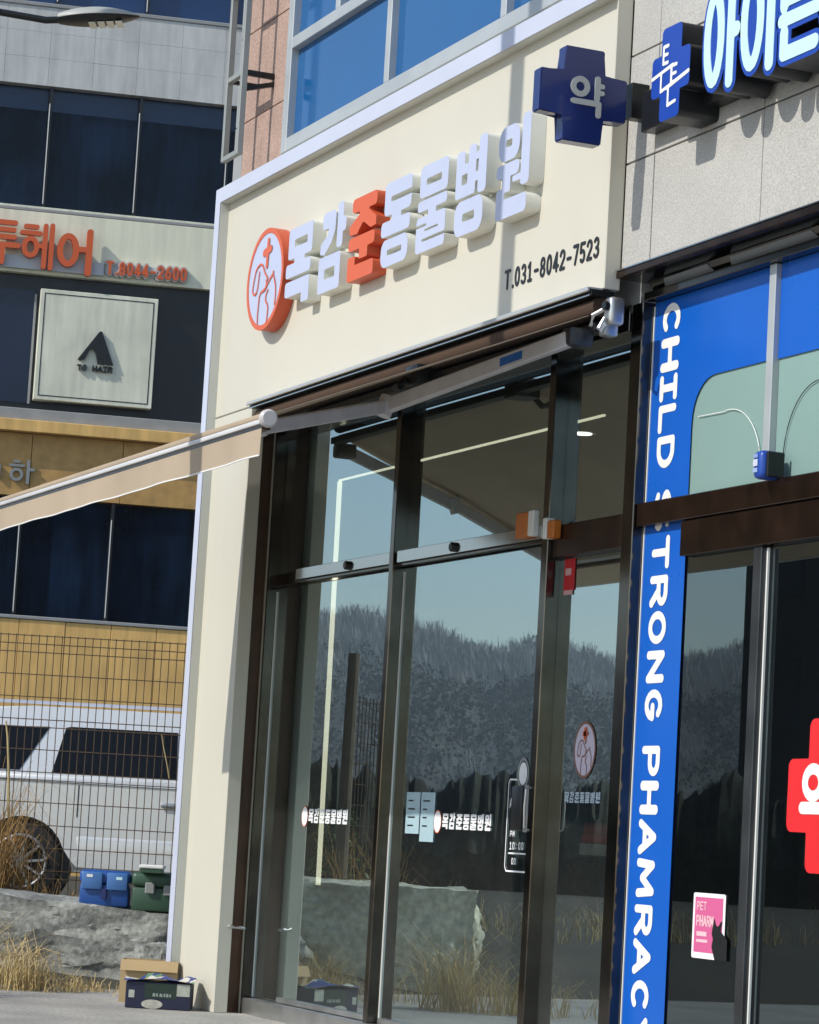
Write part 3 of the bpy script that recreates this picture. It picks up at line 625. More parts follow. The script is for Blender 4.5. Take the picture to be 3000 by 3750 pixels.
AL = thing('alarm_box', 'small blue alarm box on the mullion over the pharmacy transom', 'alarm', (-10.62,.2,2.6))
obj('alarm_body', MB().box(-10.662,-10.582,.130,.234,2.628,2.752,.024,3), mk('alarm_blue',(.012,.065,.36),.35), AL)
for z0, z1, c in ((2.718,2.735,(.25,.34,.60)),(2.682,2.712,(.55,.60,.72)),(2.655,2.674,(.32,.42,.66))):
    obj('alarm_badge', MB().box(-10.648,-10.612,.1255,.129,z0,z1,.001), mk('alarm_badge_%d' % int(z0*1000), c, .4), AL)
obj('alarm_back', MB().box(-10.581,-10.565,.15,.234,2.635,2.745,.004), M_dark, AL)

# stickers on the clinic glass
st = thing('window_sticker', 'tall oval emblem sticker with clinic name beneath on the narrow side glass', 'sticker', (-12.385,.268,1.23))
emblem(st, -12.385, 1.488, .115, .138, .2655, True, (mk('sticker_brown',(.22,.10,.07),.6), mk('sticker_lilac',(.55,.50,.60),.6), None))
obj('cross_mark', MB().box(-12.397,-12.373,.2635,.2645,1.535,1.595).box(-12.41,-12.36,.2635,.2645,1.553,1.577), M_orange, st)
nm = MB(); vetname(nm,-12.575,1.232,.385,.052,front,.2655); obj('name_lettering', nm, mk('sticker_pale',(.42,.50,.56),.6), st)
M_stw = mk('sticker_white',(.82,.82,.82),.5)
for xe, xn, lab in ((-16.03,-15.965,'small white clinic name sticker on the left glass door leaf'),(-14.08,-14.015,'small white clinic name sticker beside the two paper notices on the right door leaf')):
    s2 = thing('name_sticker', lab, 'sticker', (xe,.268,1.06), group='name stickers on the clinic doors')
    e_ = [(xe+.046*math.cos(t*math.pi/12), 1.115+.057*math.sin(t*math.pi/12)) for t in range(24)]
    obj('emblem_face', MB().loops([e_],front,.2655), M_stw, s2)
    obj('emblem_rim', MB().loops([[(xe+(a-xe)*1.1, 1.115+(b-1.115)*1.1) for a, b in e_], e_],front,.2655), M_orange, s2)
    nm = MB(); vetname(nm,xn,1.078,.625,.082,front,.2655,48); obj('name_lettering', nm, M_stw, s2)
M_paper = mk('notice_paper',(.36,.50,.55),.7,var=.08,vs_=12)
for xa, z0, z1, lab in ((-14.51,1.045,1.27,'left of two pale blue paper notices on the right door leaf'),(-14.31,1.005,1.27,'right and longer of two pale blue paper notices on the right door leaf')):
    s3 = thing('paper_notice', lab, 'notice', (xa+.09,.268,z0))
    obj('sheet', MB().box(xa,xa+.185,.2655,.2665,z0,z1), M_paper, s3)
    pm = MB()
    for k in range(4): pm.box(xa+.03,xa+.03+random.uniform(.05,.12),.2645,.265,z1-.05-k*.045,z1-.042-k*.045)
    obj('printed_lines', pm, M_dark, s3)
HB = thing('opening_hours_sticker', 'white outlined opening hours sticker with clock shape by the door lock', 'sticker', (-13.1,.268,.87))
L = glyph([V_('l',[(.45,.97),(.05,.97),(.0,.93),(.0,.05),(.06,.0),(.95,.0)],.018)], .27, .475, 0, 110)
L2 = glyph([V_('l',[(0,0),(1,0)],.3)], .045, .02, 0, 30)
obj('outline', MB().loops([[(a-13.215, b+.882) for a, b in q] for q in L],front,.2655).loops([[(a-13.02, b+1.342) for a, b in q] for q in L2],front,.2655), M_stw, HB)
e_ = lambda k: [(-13.055+.066*k*math.cos(t*math.pi/14), 1.372+.082*k*math.sin(t*math.pi/14)) for t in range(28)]
obj('clock_ring', MB().loops([e_(1),e_(.8)],front,.2655), M_steelr, HB); obj('clock_face', MB().loops([e_(.70)],front,.2655), M_stw, HB)
tl = MB()
text(tl,'AM',-13.19,1.20,.05,.035,.028,front,.2655); text(tl,'PM',-13.17,1.055,.03,.03,.022,front,.2655); text(tl,'10:00',-13.17,.99,.04,.034,.026,front,.2655); text(tl,'00',-13.14,.915,.035,.03,.024,front,.2655)
tl.quad((-13.18,.2655,.968),(-12.98,.2655,.968),(-12.98,.2655,.976),(-13.18,.2655,.976)); obj('hours_text', tl, M_stw, HB)
rs = thing('red_sticker', 'red and white sticker at the top of the narrow side glass', 'sticker', (-12.65,.268,2.26))
obj('sheet', MB().quad((-12.705,.2655,2.275),(-12.585,.2655,2.275),(-12.585,.2655,2.432),(-12.705,.2655,2.432)), mk('red_print',(.50,.012,.02),.5), rs)
obj('printed_mark', MB().quad((-12.69,.2645,2.35),(-12.625,.2645,2.35),(-12.625,.2645,2.385),(-12.69,.2645,2.385)).quad((-12.70,.2645,2.253),(-12.60,.2645,2.253),(-12.60,.2645,2.276),(-12.70,.2645,2.276)), mk('pale_red',(.62,.36,.36),.5), rs)
M_sens = mk('orange_plastic',(.52,.15,.012),.4)
for xa, xb, lab in ((-13.10,-12.905,'orange and white sensor box left of the clinic door post'),(-12.775,-12.66,'orange and white sensor box right of the clinic door post')):
    sb = thing('sensor_box', lab, 'sensor', ((xa+xb)/2,.2,2.55), group='sensor boxes by the clinic door post')
    lft = xa < -13
    obj('cover', MB().box(xa,(xb-.065 if lft else xb-.0),.17,.213,2.555,2.685,.006) if lft else MB().box(xa+.045,xb,.17,.217,2.53,2.62,.006), M_sens, sb)
    obj('end_cap', MB().box(xb-.063,xb,.175,.213,2.56,2.69,.006) if lft else MB().box(xa+.002,xa+.043,.165,.2165,2.53,2.635,.005), M_caulk, sb)
lb = thing('leaflet_rack', 'red and grey stack of leaflets inside the side glass beside the brown pillar', 'leaflets', (-12.2,.4,.95))
for i, (z0, z1, c) in enumerate(((1.09,1.14,'red_print'),(1.045,1.085,'red_print'),(.985,1.04,'awning_grey_metal'),(.95,.98,'bronze_frame'))):
    obj('leaflet', MB().box(-12.42-.02*i,-12.1,.30,.42,z0,z1,.003), MATS[c], lb)

# ================================================================== AWNING
AW = thing('awning', 'extended beige folding arm awning over the clinic doors', 'awning', (-14.3,-.1,3.45))
xl, xr = -16.65, -11.965
obj('cassette_rail', MB().box(xl+.1,xr+.06,-.085,-.07,3.618,3.640,.003).box(xl+.1,xr+.06,-.0695,-.004,3.632,3.640), M_alu, AW)
obj('cassette_body', MB().box(xl+.1,xr+.06,-.062,.06,3.602,3.631,.003), M_dark, AW)
obj('cassette_trim', MB().box(xl+.1,xr+.05,-.066,-.0625,3.600,3.606), M_steel, AW)
rol = MB().tube([(xl+.12,.005,3.555),(xr+.04,.005,3.555)],.045,18); obj('fabric_roller', rol, M_fabricsh, AW)
obj('torsion_bar', MB().box(xl+.1,xr+.03,-.02,.05,3.44,3.48,.003), M_dark, AW)
yb, zb_ = -1.62, 2.845
fb = MB(); fb.hexa([(xl,-.04,3.512),(xr,-.04,3.512),(xr,yb,zb_+.016),(xl,yb,zb_+.016),(xl,-.04,3.516),(xr,-.04,3.516),(xr,yb,zb_+.020),(xl,yb,zb_+.020)])
obj('canopy', fb, M_fabric, AW)
obj('front_bar', MB().box(xl,xr,yb-.030,yb+.035,zb_-.002,zb_+.024,.008,2), M_fabric, AW)
obj('front_highlight', MB().box(xl,xr,yb-.034,yb+.03,zb_-.026,zb_-.003,.006,2), M_barhigh, AW)  # white strip stands for the highlight on the front bar
obj('front_bar_cap', MB().lathe([(.002,0),(.042,0),(.042,.02),(.032,.03)],(xr,yb+.002,zb_+.0),(1,0,0),20), M_armgrey, AW)
obj('front_shadow', MB().box(xl,xr,yb-.022,yb+.02,zb_-.05,zb_-.0265,.002), M_brown, AW)  # brown strip stands for the shadow line under the bar
va = MB(); nseg = 60
for i in range(nseg):
    xa, xb = xl+(xr-xl)*i/nseg, xl+(xr-xl)*(i+1)/nseg
    f = lambda x, k: yb-.023+.006*math.sin(x*5.3)*k+.004*math.sin(x*11)*k
    z1 = 2.678
    va.quad((xa,f(xa,0),zb_-.045),(xb,f(xb,0),zb_-.045),(xb,f(xb,1),z1),(xa,f(xa,1),z1))
bmesh.ops.remove_doubles(va.b, verts=va.b.verts, dist=1e-5)
vo = obj('valance', va, M_fabric, AW)
hm = MB()
for i in range(nseg):
    xa, xb = xl+(xr-xl)*i/nseg, xl+(xr-xl)*(i+1)/nseg
    hm.bar((xa,f(xa,1)-.001,2.677),(xb,f(xb,1)-.001,2.677),.006)
obj('stitched_hem', hm, M_white, vo)
def arm(sx, xs, kx=.98, ky=-.62, kz=3.135, hx=.2):
    sh, el, hd = Vector((xs,-.11,3.40)), Vector((xs-sx*kx,ky,kz)), Vector((xs-sx*hx,-1.57,2.835))
    a = obj('folding_arm', MB().bar(sh,el,.045,.075,bev=.006), M_armgrey, AW)
    obj('forearm', MB().bar(el,hd,.04,.065,bev=.006), M_armgrey, a)
    obj('elbow_joint', MB().lathe([(.002,-.05),(.042,-.05),(.042,.05),(.002,.05)],el,(0,.35,1),16), M_armgrey, a)
    obj('shoulder_bracket', MB().box(xs-.05,xs+.05,-.13,.0,3.365,3.455,.015,2), MATS['dull_steel'], a)
    obj('wrist_joint', MB().box(hd.x-.04,hd.x+.04,-1.60,-1.53,2.80,2.86,.006), M_armgrey, a)
    obj('arm_label', MB().hexa([tuple(sh.lerp(el,t)+Vector((sx*.0,-.0265,dz))) for t, dz in ((.22,-.022),(.34,-.022))]+[tuple(sh.lerp(el,t)+Vector((0,-.0245,dz))) for t, dz in ((.34,-.022),(.22,-.022))]+[tuple(sh.lerp(el,t)+Vector((sx*.0,-.0265,dz))) for t, dz in ((.22,.018),(.34,.018))]+[tuple(sh.lerp(el,t)+Vector((0,-.0245,dz))) for t, dz in ((.34,.018),(.22,.018))]), mk('label_blue',(.02,.13,.42),.5), a)
arm(1, -12.02); arm(-1, -16.59, .10, -.80, 3.13, .02)
cb = MB().box(-14.02,-13.86,-.10,.05,3.42,3.53,.012,2); cb.tube([(-13.98,-.10,3.46),(-13.98,-.17,3.40),(-13.9,-.17,3.40)],.018,8)
obj('centre_bracket', cb, M_dark, AW)
gx, gz_ = -11.81, 3.50
ck = MB().box(gx-.05,gx+.03,-.02,.06,gz_-.05,gz_+.085,.02,3); ck.box(gx-.075,gx-.01,-.028,.05,gz_-.10,gz_-.02,.015,2); ck.tube([(gx-.03,-.02,gz_+.03),(gx-.07,-.06,gz_),(gx-.085,-.06,gz_-.05)],.011,8)
ck.tube([(gx+.0,-.03,gz_-.02),(gx-.01,-.06,gz_-.07),(gx+.03,-.06,gz_-.09),(gx+.045,-.05,gz_-.06)],.010,8)
obj('crank_gear', ck, M_steelr, AW)
obj('crank_eye', MB().lathe([(.004,0),(.022,0),(.022,.02),(.004,.02)],(gx,-.021,gz_+.04),(0,-1,0),14), M_dark, AW)

# metal ladder-like sign frame standing off the pink granite
LF = thing('standoff_frame', 'empty grey metal frame standing off the pink granite beside the upper window', 'metal frame', (-17.07,-.1,5.28))
ff = MB(); xa, xb = -17.225,-16.915
ff.box(xa,xa+.035,-.125,-.085,5.28,7.3,.003).box(xb-.035,xb,-.125,-.085,5.28,7.3,.003)
for z in (5.28,5.80,6.36,6.95): ff.box(xa+.036,xb-.036,-.122,-.088,z,z+.035,.003)
obj('frame_bars', ff, mk('frame_grey', (.30,.32,.31), .5, .2, var=.12), LF)
for z in (5.80,6.95):
    obj('stand_off', MB().box(xb-.033,xb-.003,-.084,.099,z+.0,z+.038,.003), M_dark, LF)
    obj('strut', MB().bar((xb-.02,-.084,z-.085),(xb-.02,.099,z-.03),.03), M_dark, LF)
    obj('stand_off', MB().box(xa+.003,xa+.033,-.084,.099,z+.005,z+.03,.003), M_dark, LF)

# ================================================================== UTILITY POLE WITH LAMP
px_ = at(1888,400,0).x; Yp = -3.9; Xp = px_ + .09*(-Yp)
SP = thing('street_lamp', 'led street lamp head on a long bracket arm coming in from the left', 'street lamp', (Xp,Yp,-.1))
obj('pole', MB().tube([(Xp,Yp,-.1),(Xp,Yp,10.5)],[.10,.075],16), mk('pole_grey',(.33,.33,.32),.7), SP)
t_ = 13.75; hb, ht = dep(215,72,t_), dep(512,62,t_)
ax = (ht-hb).normalized(); Lh = (ht-hb).length; sd_ = ax.cross(Vector((0,0,1))).normalized(); up_ = sd_.cross(ax)
hd = MB(); rings = []
for k in range(13):
    t = k/12; wv = .085*math.sin(math.pi*(.12+.85*t))**.7; hv = .05*math.sin(math.pi*(.16+.82*t))**.8
    c = hb.lerp(ht,t)
    rings.append([hd.b.verts.new(c+sd_*(wv*math.cos(a))+up_*((hv*1.0 if math.sin(a) > 0 else hv*.55)*math.sin(a)+.004)) for a in [2*math.pi*j/20 for j in range(20)]])
for A1, B1 in zip(rings, rings[1:]):
    for j in range(20): hd.b.faces.new((A1[j],A1[(j+1)%20],B1[(j+1)%20],B1[j]))
hd.b.faces.new(rings[0]); hd.b.faces.new(rings[-1][::-1])
lh = obj('lamp_head', hd, mk('lamp_grey',(.36,.37,.35),.45), SP)
dk = MB(); rings = []
for k in range(13):
    t = k/12; wv = .086*math.sin(math.pi*(.12+.85*t))**.7; hv = .056*math.sin(math.pi*(.16+.82*t))**.8
    rings.append([dk.b.verts.new(hb.lerp(ht,t)+sd_*(wv*math.cos(a))+up_*(hv*.62*math.sin(a)+.001)) for a in [math.pi+math.pi*q/10 for q in range(11)]])
for A1, B1 in zip(rings, rings[1:]):
    for q in range(10): dk.b.faces.new((A1[q],A1[q+1],B1[q+1],B1[q]))
obj('heat_sink', dk, M_dark, lh)
for k in range(4):
    c0 = hb.lerp(ht,.42+.11*k)
    obj('led_module', MB().hexa([tuple(c0+ax*(i*.016)+sd_*(j*.05)+up_*m) for m in (-.0345,-.030) for i, j in ((-1,-1),(1,-1),(1,1),(-1,1))]), M_logo, lh)
ae = dep(0,44,t_)
obj('bracket_arm', MB().tube([hb+ax*.02, hb-ax*.06, ae, Vector((Xp,Yp,ae.z-.05))],.017,10), M_dark, SP)

# ================================================================== LEFT BUILDING
B0 = dep(300,1500,40); e1 = Vector((.203,.979,0))
LB = thing('office_building', 'grey and gold office block with dark window bands behind the wire fence', 'building', (B0.x,B0.y,0), math.atan2(.979,.203))
lo = lambda nm_, mb, m, p=LB: obj(nm_, mb, m, p, local=True)
s0, s1 = -7, 7
lo('core_wall', MB().box(s0,s1,.30,10,-.1,20), M_blackpan)
ms = [-.735-1.27*5+1.27*k for k in range(12)]
def winband(z0, z1, mat, tr=True, y=.16):
    for a, b in zip(ms, ms[1:]):
        fr_ = lo('window', MB().box(a-.02,a+.02,.02,y+.02,z0,z1), M_alu if False else M_black)
        o = obj('window_pane', MB().box(a+.021,b-.021,y,y+.02,z0,z1), mat, fr_, local=True)
        obj('lit_edge', MB().box(a-.021,a-.008,.014,.0195,z0+.04,z0+(z1-z0)*.86), M_caulk, fr_, local=True)  # white strip stands for the sunlit edge of the mullion
        if tr: obj('window_blind', MB().box(a+.03,b-.03,y-.004,y-.001,z1-.32,z1-.005), mk('blind_navy',(.010,.028,.075),.2), fr_, local=True)
winband(12.46,14.4,M_skywin); winband(9.54,11.26,M_darkwin); winband(3.80,5.44,M_darkwin,False)
lo('window_sill', MB().box(s0,s1,-.03,.2,9.455,9.495,.006), M_greystone); lo('window_sill', MB().box(s0,s1,-.01,.2,9.50,9.53,.004), M_logo); lo('window_sill', MB().box(s0,s1,-.02,.2,12.40,12.455,.008), M_greystone)
lo('window_sill', MB().box(s0,s1,-.02,.2,3.745,3.795,.008), M_greystone)
for j, (z0, z1) in enumerate(((11.27,11.66),(11.665,12.03),(12.035,12.395))):
    x = s0
    while x < s1-.1:
        lo('concrete_panel', MB().box(x+.0015,x+.6185,random.uniform(-.001,.001),.29,z0-.002,z1+.0005), M_wallg); x += .62
lo('fascia_board', MB().box(s0,s1,-.03,.29,8.575,9.45,.006), M_fasciab)
x = s0
lo('glazed_band', MB().box(s0,s1,.10,.29,6.67,8.57), M_blackpan)
lo('display_pane', MB().box(-6.9,-.76,.085,.099,6.76,8.35), mk('navy_display',(.008,.014,.04),.2,var=.3,vs_=1)); lo('display_frame', MB().box(-.76,-.73,.05,.099,6.75,8.30), M_greystone)
lo('ledge', MB().box(s0,s1,-.06,.29,6.50,6.665,.008), M_greystone)
lo('ledge', MB().box(s0,s1,-.16,.29,6.33,6.495,.008), M_gold)
x = s0
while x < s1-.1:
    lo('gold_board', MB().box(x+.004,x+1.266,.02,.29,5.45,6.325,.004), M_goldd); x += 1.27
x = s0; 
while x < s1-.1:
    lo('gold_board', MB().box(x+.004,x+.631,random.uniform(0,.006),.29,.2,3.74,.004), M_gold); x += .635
# its signs
RS = thing('orange_letter_sign', 'orange Korean letters on a white rail across the beige office fascia', 'shop sign', (B0.x,B0.y,8.6), math.atan2(.979,.203))
zz = 8.6
for ch, xa, wd, z0, hh in (('tu',-1.50,.45,8.66,.60),('he',-1.02,.46,8.64,.60),('eo',-.49,.49,8.62,.58)):
    L = glyph(FONT[ch], wd, hh, .004, 80)
    obj('letter', MB().loops([[(a+xa, b+z0-zz) for a, b in q] for q in L], lambda x, y, d: (x, d, y), -.19, -.10), M_orange, RS, local=True)
obj('sign_rail', MB().box(-3.0,.16,-.09,-.032,.02,.20,.004), mk('rail_white',(.50,.53,.56),.5), RS, local=True)
RP = thing('orange_phone_sign', 'small orange phone number on white backing right of the orange letters', 'shop sign', (B0.x,B0.y,8.6), math.atan2(.979,.203))
pp = MB(); pb = MB(); Mr = lambda x, y, d: (.20+x, d, .045+y)
text(pp,'T.8044-2600',0,0,.19,.108,.085,Mr,-.125,-.10); text(pb,'T.8044-2600',0,0,.19,.108,.085,Mr,-.10,-.04,.022)
obj('number_backing', pb, mk('number_white',(.52,.50,.46),.5), RP, local=True); obj('number_face', pp, M_orange, RP, local=True)
obj('sign_rail', MB().box(.18,1.34,-.055,-.032,.06,.22,.004), MATS['rail_white'], RP, local=True)
LG = thing('square_logo_sign', 'square dirty white sign with black triangle logo on the dark office band', 'shop sign', (B0.x,B0.y,6.8), math.atan2(.979,.203))
obj('sign_box', MB().box(-.69,.955,-.10,.098,0,1.56,.006), M_logo, LG, local=True)
ln = MB(); q0, q1, q2, q3 = -.635,.90,.055,1.505
for a in ((q0,q1,q2,q2+.013),(q0,q1,q3-.013,q3),(q0,q0+.013,q2+.013,q3-.013),(q1-.013,q1,q2+.013,q3-.013)): ln.box(a[0],a[1],-.104,-.1005,a[2],a[3])
obj('border_line', ln, M_black, LG, local=True)
tri = glyph([V_('p',[(0,.10),(.06,.06),(.2,.12),(.32,.42),(.40,.46),(.50,.30),(.56,0),(.63,0),(.63,.18),(.66,.18),(.66,0),(.78,0),(.78,.2),(.81,.2),(.81,0),(1,0),(.63,1),(.56,1)])], .50, .46, 0, 90)
obj('triangle_logo', MB().loops([[(a-.12, b+.56) for a, b in q] for q in tri], front, -.15, -.104), M_black, LG, local=True)
th = MB(); text(th,'TO HAIR',-.12,.45,.085,.072,.062,front,-.145,-.104,.0); obj('logo_text', th, M_black, LG, local=True)
GH = thing('grey_letter_sign', 'grey metal letters on the dark gold boards, cut by the awning', 'shop sign', (B0.x,B0.y,5.6), math.atan2(.979,.203))
for ch, xa, wd, z0, hh in (('arch',-1.3,.24,.08,.24),('ha',-.94,.33,.03,.30)):
    L = glyph(FONT[ch], wd, hh, .004, 70)
    obj('letter', MB().loops([[(a+xa, b+z0) for a, b in q] for q in L], front, -.03, .019), mk('letter_grey',(.30,.31,.30),.4,.4), GH, local=True)

# ================================================================== CAR
uax = Vector((_r0.x,_r0.y,0)); zg = .27; WB = 3.0; HW = .95; wz = .37
def make_car(name, label, loc, rz, paint, group=None):
    # local: x = towards the bonnet from the rear wheel, y = away from the near side, z up from the lot
    CR = thing(name, label, 'car', loc, rz, group)
    lower = [(-1.02,.34),(-1.08,.62),(-1.05,1.06),(-.95,1.15),(2.75,1.13),(3.6,.98),(3.9,.80),(3.95,.45),(3.85,.32),
             (WB+.46,.30)]+arc(WB,wz,.44,.44,-10,190,14)[1:-1]+[(WB-.46,.30),(.46,.30)]+arc(0,wz,.44,.44,-10,190,14)[1:-1]+[(-.46,.33)]
    cb = MB(); cb.prof(lower, lambda x, z, d: (x, d, z), 0, 2*HW-.02)
    bmesh.ops.bevel(cb.b, geom=[e for e in cb.b.edges if abs(e.verts[0].co.y-e.verts[1].co.y) < 1e-5], offset=.045, segments=3, affect='EDGES')
    obj('body', cb, paint, CR, local=True)
    roof = [(-1.0,1.13),(-.88,1.58),(-.62,1.69),(0,1.735),(1.3,1.735),(1.95,1.64),(2.85,1.12)]
    ff = lambda x, z, o=0: (x, .02+(z-1.13)*.24+o, z)
    gh = MB(); vl = [gh.b.verts.new(ff(x, z)) for x, z in roof]; vr = [gh.b.verts.new((x, 1.86-(z-1.13)*.24, z)) for x, z in roof]
    gh.b.faces.new(vl); gh.b.faces.new(vr[::-1])
    for i in range(len(roof)-1): gh.b.faces.new((vl[i], vl[i+1], vr[i+1], vr[i]))
    bmesh.ops.bevel(gh.b, geom=gh.b.edges[:], offset=.04, segments=3, affect='EDGES')
    obj('cabin', gh, paint, CR, local=True)
    def win(P, nm='side_window'):
        q = MB(); q.prof(P, lambda x, z, d: ff(x, z, d-.004), .006, -.004); return obj(nm, q, M_carg, CR, local=True)
    win([(-.80,1.165),(-.72,1.50),(-.60,1.535),(.17,1.555),(-.06,1.165)])
    win([(.225,1.155),(.315,1.555),(.36,1.565),(1.30,1.565),(1.32,1.155)])
    win([(1.38,1.155),(1.36,1.565),(1.80,1.52),(2.40,1.155)])
    obj('windscreen', MB().hexa([(2.62,.15,1.20),(2.78,.15,1.17),(2.78,1.7,1.17),(2.62,1.7,1.20),(2.0,.22,1.60),(2.1,.22,1.58),(2.1,1.64,1.58),(2.0,1.64,1.60)]), M_carg, CR, local=True)
    obj('roof_rail', MB().bar((-.6,.22,1.765),(1.5,.22,1.775),.035,.03), M_trim, CR, local=True)
    obj('shoulder_line', MB().hexa([(-.95,-.016,1.075),(3.0,-.016,1.055),(3.0,.05,1.055),(-.95,.05,1.075),(-.95,.005,1.13),(3.0,.005,1.12),(3.0,.05,1.135),(-.95,.05,1.145)],.008), paint, CR, local=True)
    obj('sill_panel', MB().hexa([(.5,.01,.34),(2.5,.01,.34),(2.5,.08,.30),(.5,.08,.30),(.48,-.010,.60),(2.5,-.010,.60),(2.5,.05,.68),(.48,.05,.68)],.012), paint, CR, local=True)
    obj('door_handle', MB().box(1.20,1.46,-.035,-.008,.90,.945,.012,2), M_rim, CR, local=True)
    for xs2 in (.47, 1.345): obj('door_seam', MB().box(xs2,xs2+.009,-.0035,.004,.36 if xs2 > 1 else .78,1.06), M_black, CR, local=True)
    for xx in (0, WB):
        t0 = obj('wheel', MB().lathe([(.22,0),(.30,-.01),(.352,.01),(.365,.05),(.365,.17),(.35,.21),(.22,.22)],(xx,.03,wz),(0,1,0),40), M_tyre, CR, local=True)
        rm = MB().tube([(xx+.228*math.cos(t*math.pi/18), .022, wz+.228*math.sin(t*math.pi/18)) for t in range(37)], .014, 8); rm.lathe([(.004,.0),(.05,.0),(.05,.02),(.004,.02)],(xx,.0,wz),(0,1,0),16)
        for k in range(10):
            a = 2*math.pi*k/10; rm.bar((xx+.04*math.cos(a),.006,wz+.04*math.sin(a)),(xx+.218*math.cos(a+.1),.004,wz+.218*math.sin(a+.1)),.034,.022)
        obj('rim', rm, M_rim, t0, local=True)
        obj('wheel_well', MB().lathe([(.43,.06),(.43,.3)],(xx,.03,wz),(0,1,0),32), M_black, CR, local=True)
    return CR
wc = dep(70,3158,25)
make_car('silver_car', 'silver car with black windows parked behind the wire fence', (wc.x,wc.y,zg), math.atan2(uax.y,uax.x), M_car)

# ================================================================== FENCE
fo = dep(300,2900,22.4)
FE = thing('wire_fence', 'brown welded wire mesh fence between the rock and the silver car', 'fence', (fo.x,fo.y,.2), math.atan2(uax.y,uax.x))
wm = MB(); ztop = 2.45-.2
u0, u1 = -3.2, 1.05
k = 0
while u0+k*.0605 < u1:
    uu = u0+k*.0605; wm.bar((uu+random.uniform(-.003,.003),0,0),(uu,0,ztop),.0065); k += 1
zr = [ztop-.01,ztop-.075,ztop-.14]
z = ztop-.14
for dz in (.175,.175,.175,.06,.175,.175,.06,.175,.175,.175,.175,.06): z -= dz; zr.append(z)
for z in zr:
    if z > 0: wm.bar((u0,-.007,z),(u1,-.007,z),.0075)
tag(obj('mesh_wire', wm, M_wire, FE, local=True), kind='stuff')
for uu in (-2.8,.92): obj('post', MB().box(uu-.028,uu+.028,.01,.06,-.1,ztop-.02), M_wire, FE, local=True)

# ================================================================== ROCKS
def rock(name, label, c, size, rz, m, seed, flat=.4, n=30, cat='boulder', amp=1):
    rg = random.Random(int(seed*100)); b = MB(); bmesh.ops.create_cube(b.b, size=2)
    for k in range(int(26*(.3+flat))):         # split planes knock the corners and faces off
        d_ = Vector((rg.gauss(0,1), rg.gauss(0,1), rg.gauss(0,.8))).normalized(); h_ = sum(abs(v) for v in d_)
        res = bmesh.ops.bisect_plane(b.b, geom=b.b.verts[:]+b.b.edges[:]+b.b.faces[:], plane_co=d_*(h_*rg.uniform(.70,.93)), plane_no=d_, clear_outer=True)
        es = [e for e in res['geom_cut'] if isinstance(e, bmesh.types.BMEdge)]
        if es: bmesh.ops.edgeloop_fill(b.b, edges=es)
    bmesh.ops.triangulate(b.b, faces=b.b.faces[:])
    for k in range(5):
        es = [e for e in b.b.edges if (e.verts[0].co-e.verts[1].co).length > .09]
        if not es: break
        bmesh.ops.subdivide_edges(b.b, edges=es, cuts=1); bmesh.ops.triangulate(b.b, faces=b.b.faces[:])
    for v in b.b.verts:
        p = v.co.copy(); sd3 = Vector((seed*7.1,seed,0))
        d_ = noise.fractal(p*1.6+sd3,1,2,4)*.10*amp+noise.ridged_multi_fractal(p*3.2+sd3,.9,2.1,5,1,2)*.035*amp+noise.fractal(p*11+sd3,.7,2,3)*.018*amp
        p = p+p.normalized()*d_; v.co = Vector((p.x*size[0]/2,p.y*size[1]/2,p.z*size[2]/2))
    o = obj(name, b, m, sharp=32); o.location = c; o.rotation_euler = (0,0,rz)
    return tag(o, label, cat)
rzv = math.atan2(uax.y,uax.x)
pA = dep(240,3450,20.0)
rock('boulder','large mossy grey boulder with a flat top under the blue box',(pA.x-.1,pA.y,.075),(1.85,1.05,.76),rzv,M_rock,2.3,.3).rotation_euler[1] = R(3.5)
pR = dep(590,3480,19.3); rock('boulder','small pale boulder tucked behind the cream pillar foot',(pR.x,pR.y,.0),(.34,.4,.42),rzv,M_rock,8.2,.5,10)
rock('boulder','pale cut stone block seen in the clinic glass beside the boulder',(-20.0,-1.75,.26),(1.0,1.95,.80),R(12),M_block,5.1,.10,12,amp=.9)

# ================================================================== BOXES
def storage(name, label, px0, px1, py1, py0, t, m, extra):
    a, b = dep(px0,py1,t), dep(px1,py1,t); hgt = (py1-py0)/F_PX*t; wd = (b-a).length
    T = thing(name, label, 'storage box', (a.x,a.y,a.z), rzv)
    obj('box_body', MB().box(0,wd,0,.22,0,hgt*.62,.02,2), m, T, local=True)
    obj('box_lid', MB().box(-.006,wd+.006,-.008,.23,hgt*.625,hgt,.03,3), m, T, local=True)
    extra(T, wd, hgt); return T
M_bbox = mk('blue_plastic',(.014,.075,.30),.4,var=.1); M_bb2 = mk('light_blue_plastic',(.06,.17,.42),.35,var=.1)
def ex1(T, w_, h_):
    for x in (.04,.55): obj('front_pocket', MB().box(x*w_,(x+.42)*w_,-.03,-.009,h_*.46,h_*.95,.012,2), M_bb2, T, local=True)
    obj('latch', MB().box(.44*w_,.56*w_,-.022,-.009,h_*.2,h_*.52,.006), M_navy, T, local=True)
    obj('pocket_label', MB().box(.14*w_,.26*w_,-.0325,-.0305,h_*.80,h_*.88), M_white, T, local=True); obj('pocket_label', MB().box(.74*w_,.86*w_,-.0325,-.0305,h_*.76,h_*.84), M_cyan, T, local=True)
storage('storage_box','bright blue box with two front pockets on the boulder',287,468,3314,3184,19.62,M_bbox,ex1)
M_gbox = mk('green_plastic',(.035,.085,.05),.4,var=.15)
def ex2(T, w_, h_):
    obj('latch', MB().box(.30*w_,.52*w_,-.03,-.009,h_*.45,h_*.75,.008), mk('grey_plastic',(.25,.26,.25),.5), T, local=True)
    obj('latch', MB().box(.72*w_,.97*w_,-.03,-.009,h_*.42,h_*.70,.008), MATS['grey_plastic'], T, local=True)
storage('storage_box','dark green box with grey latches on the boulder beside the blue box',478,640,3334,3194,19.6,M_gbox,ex2)
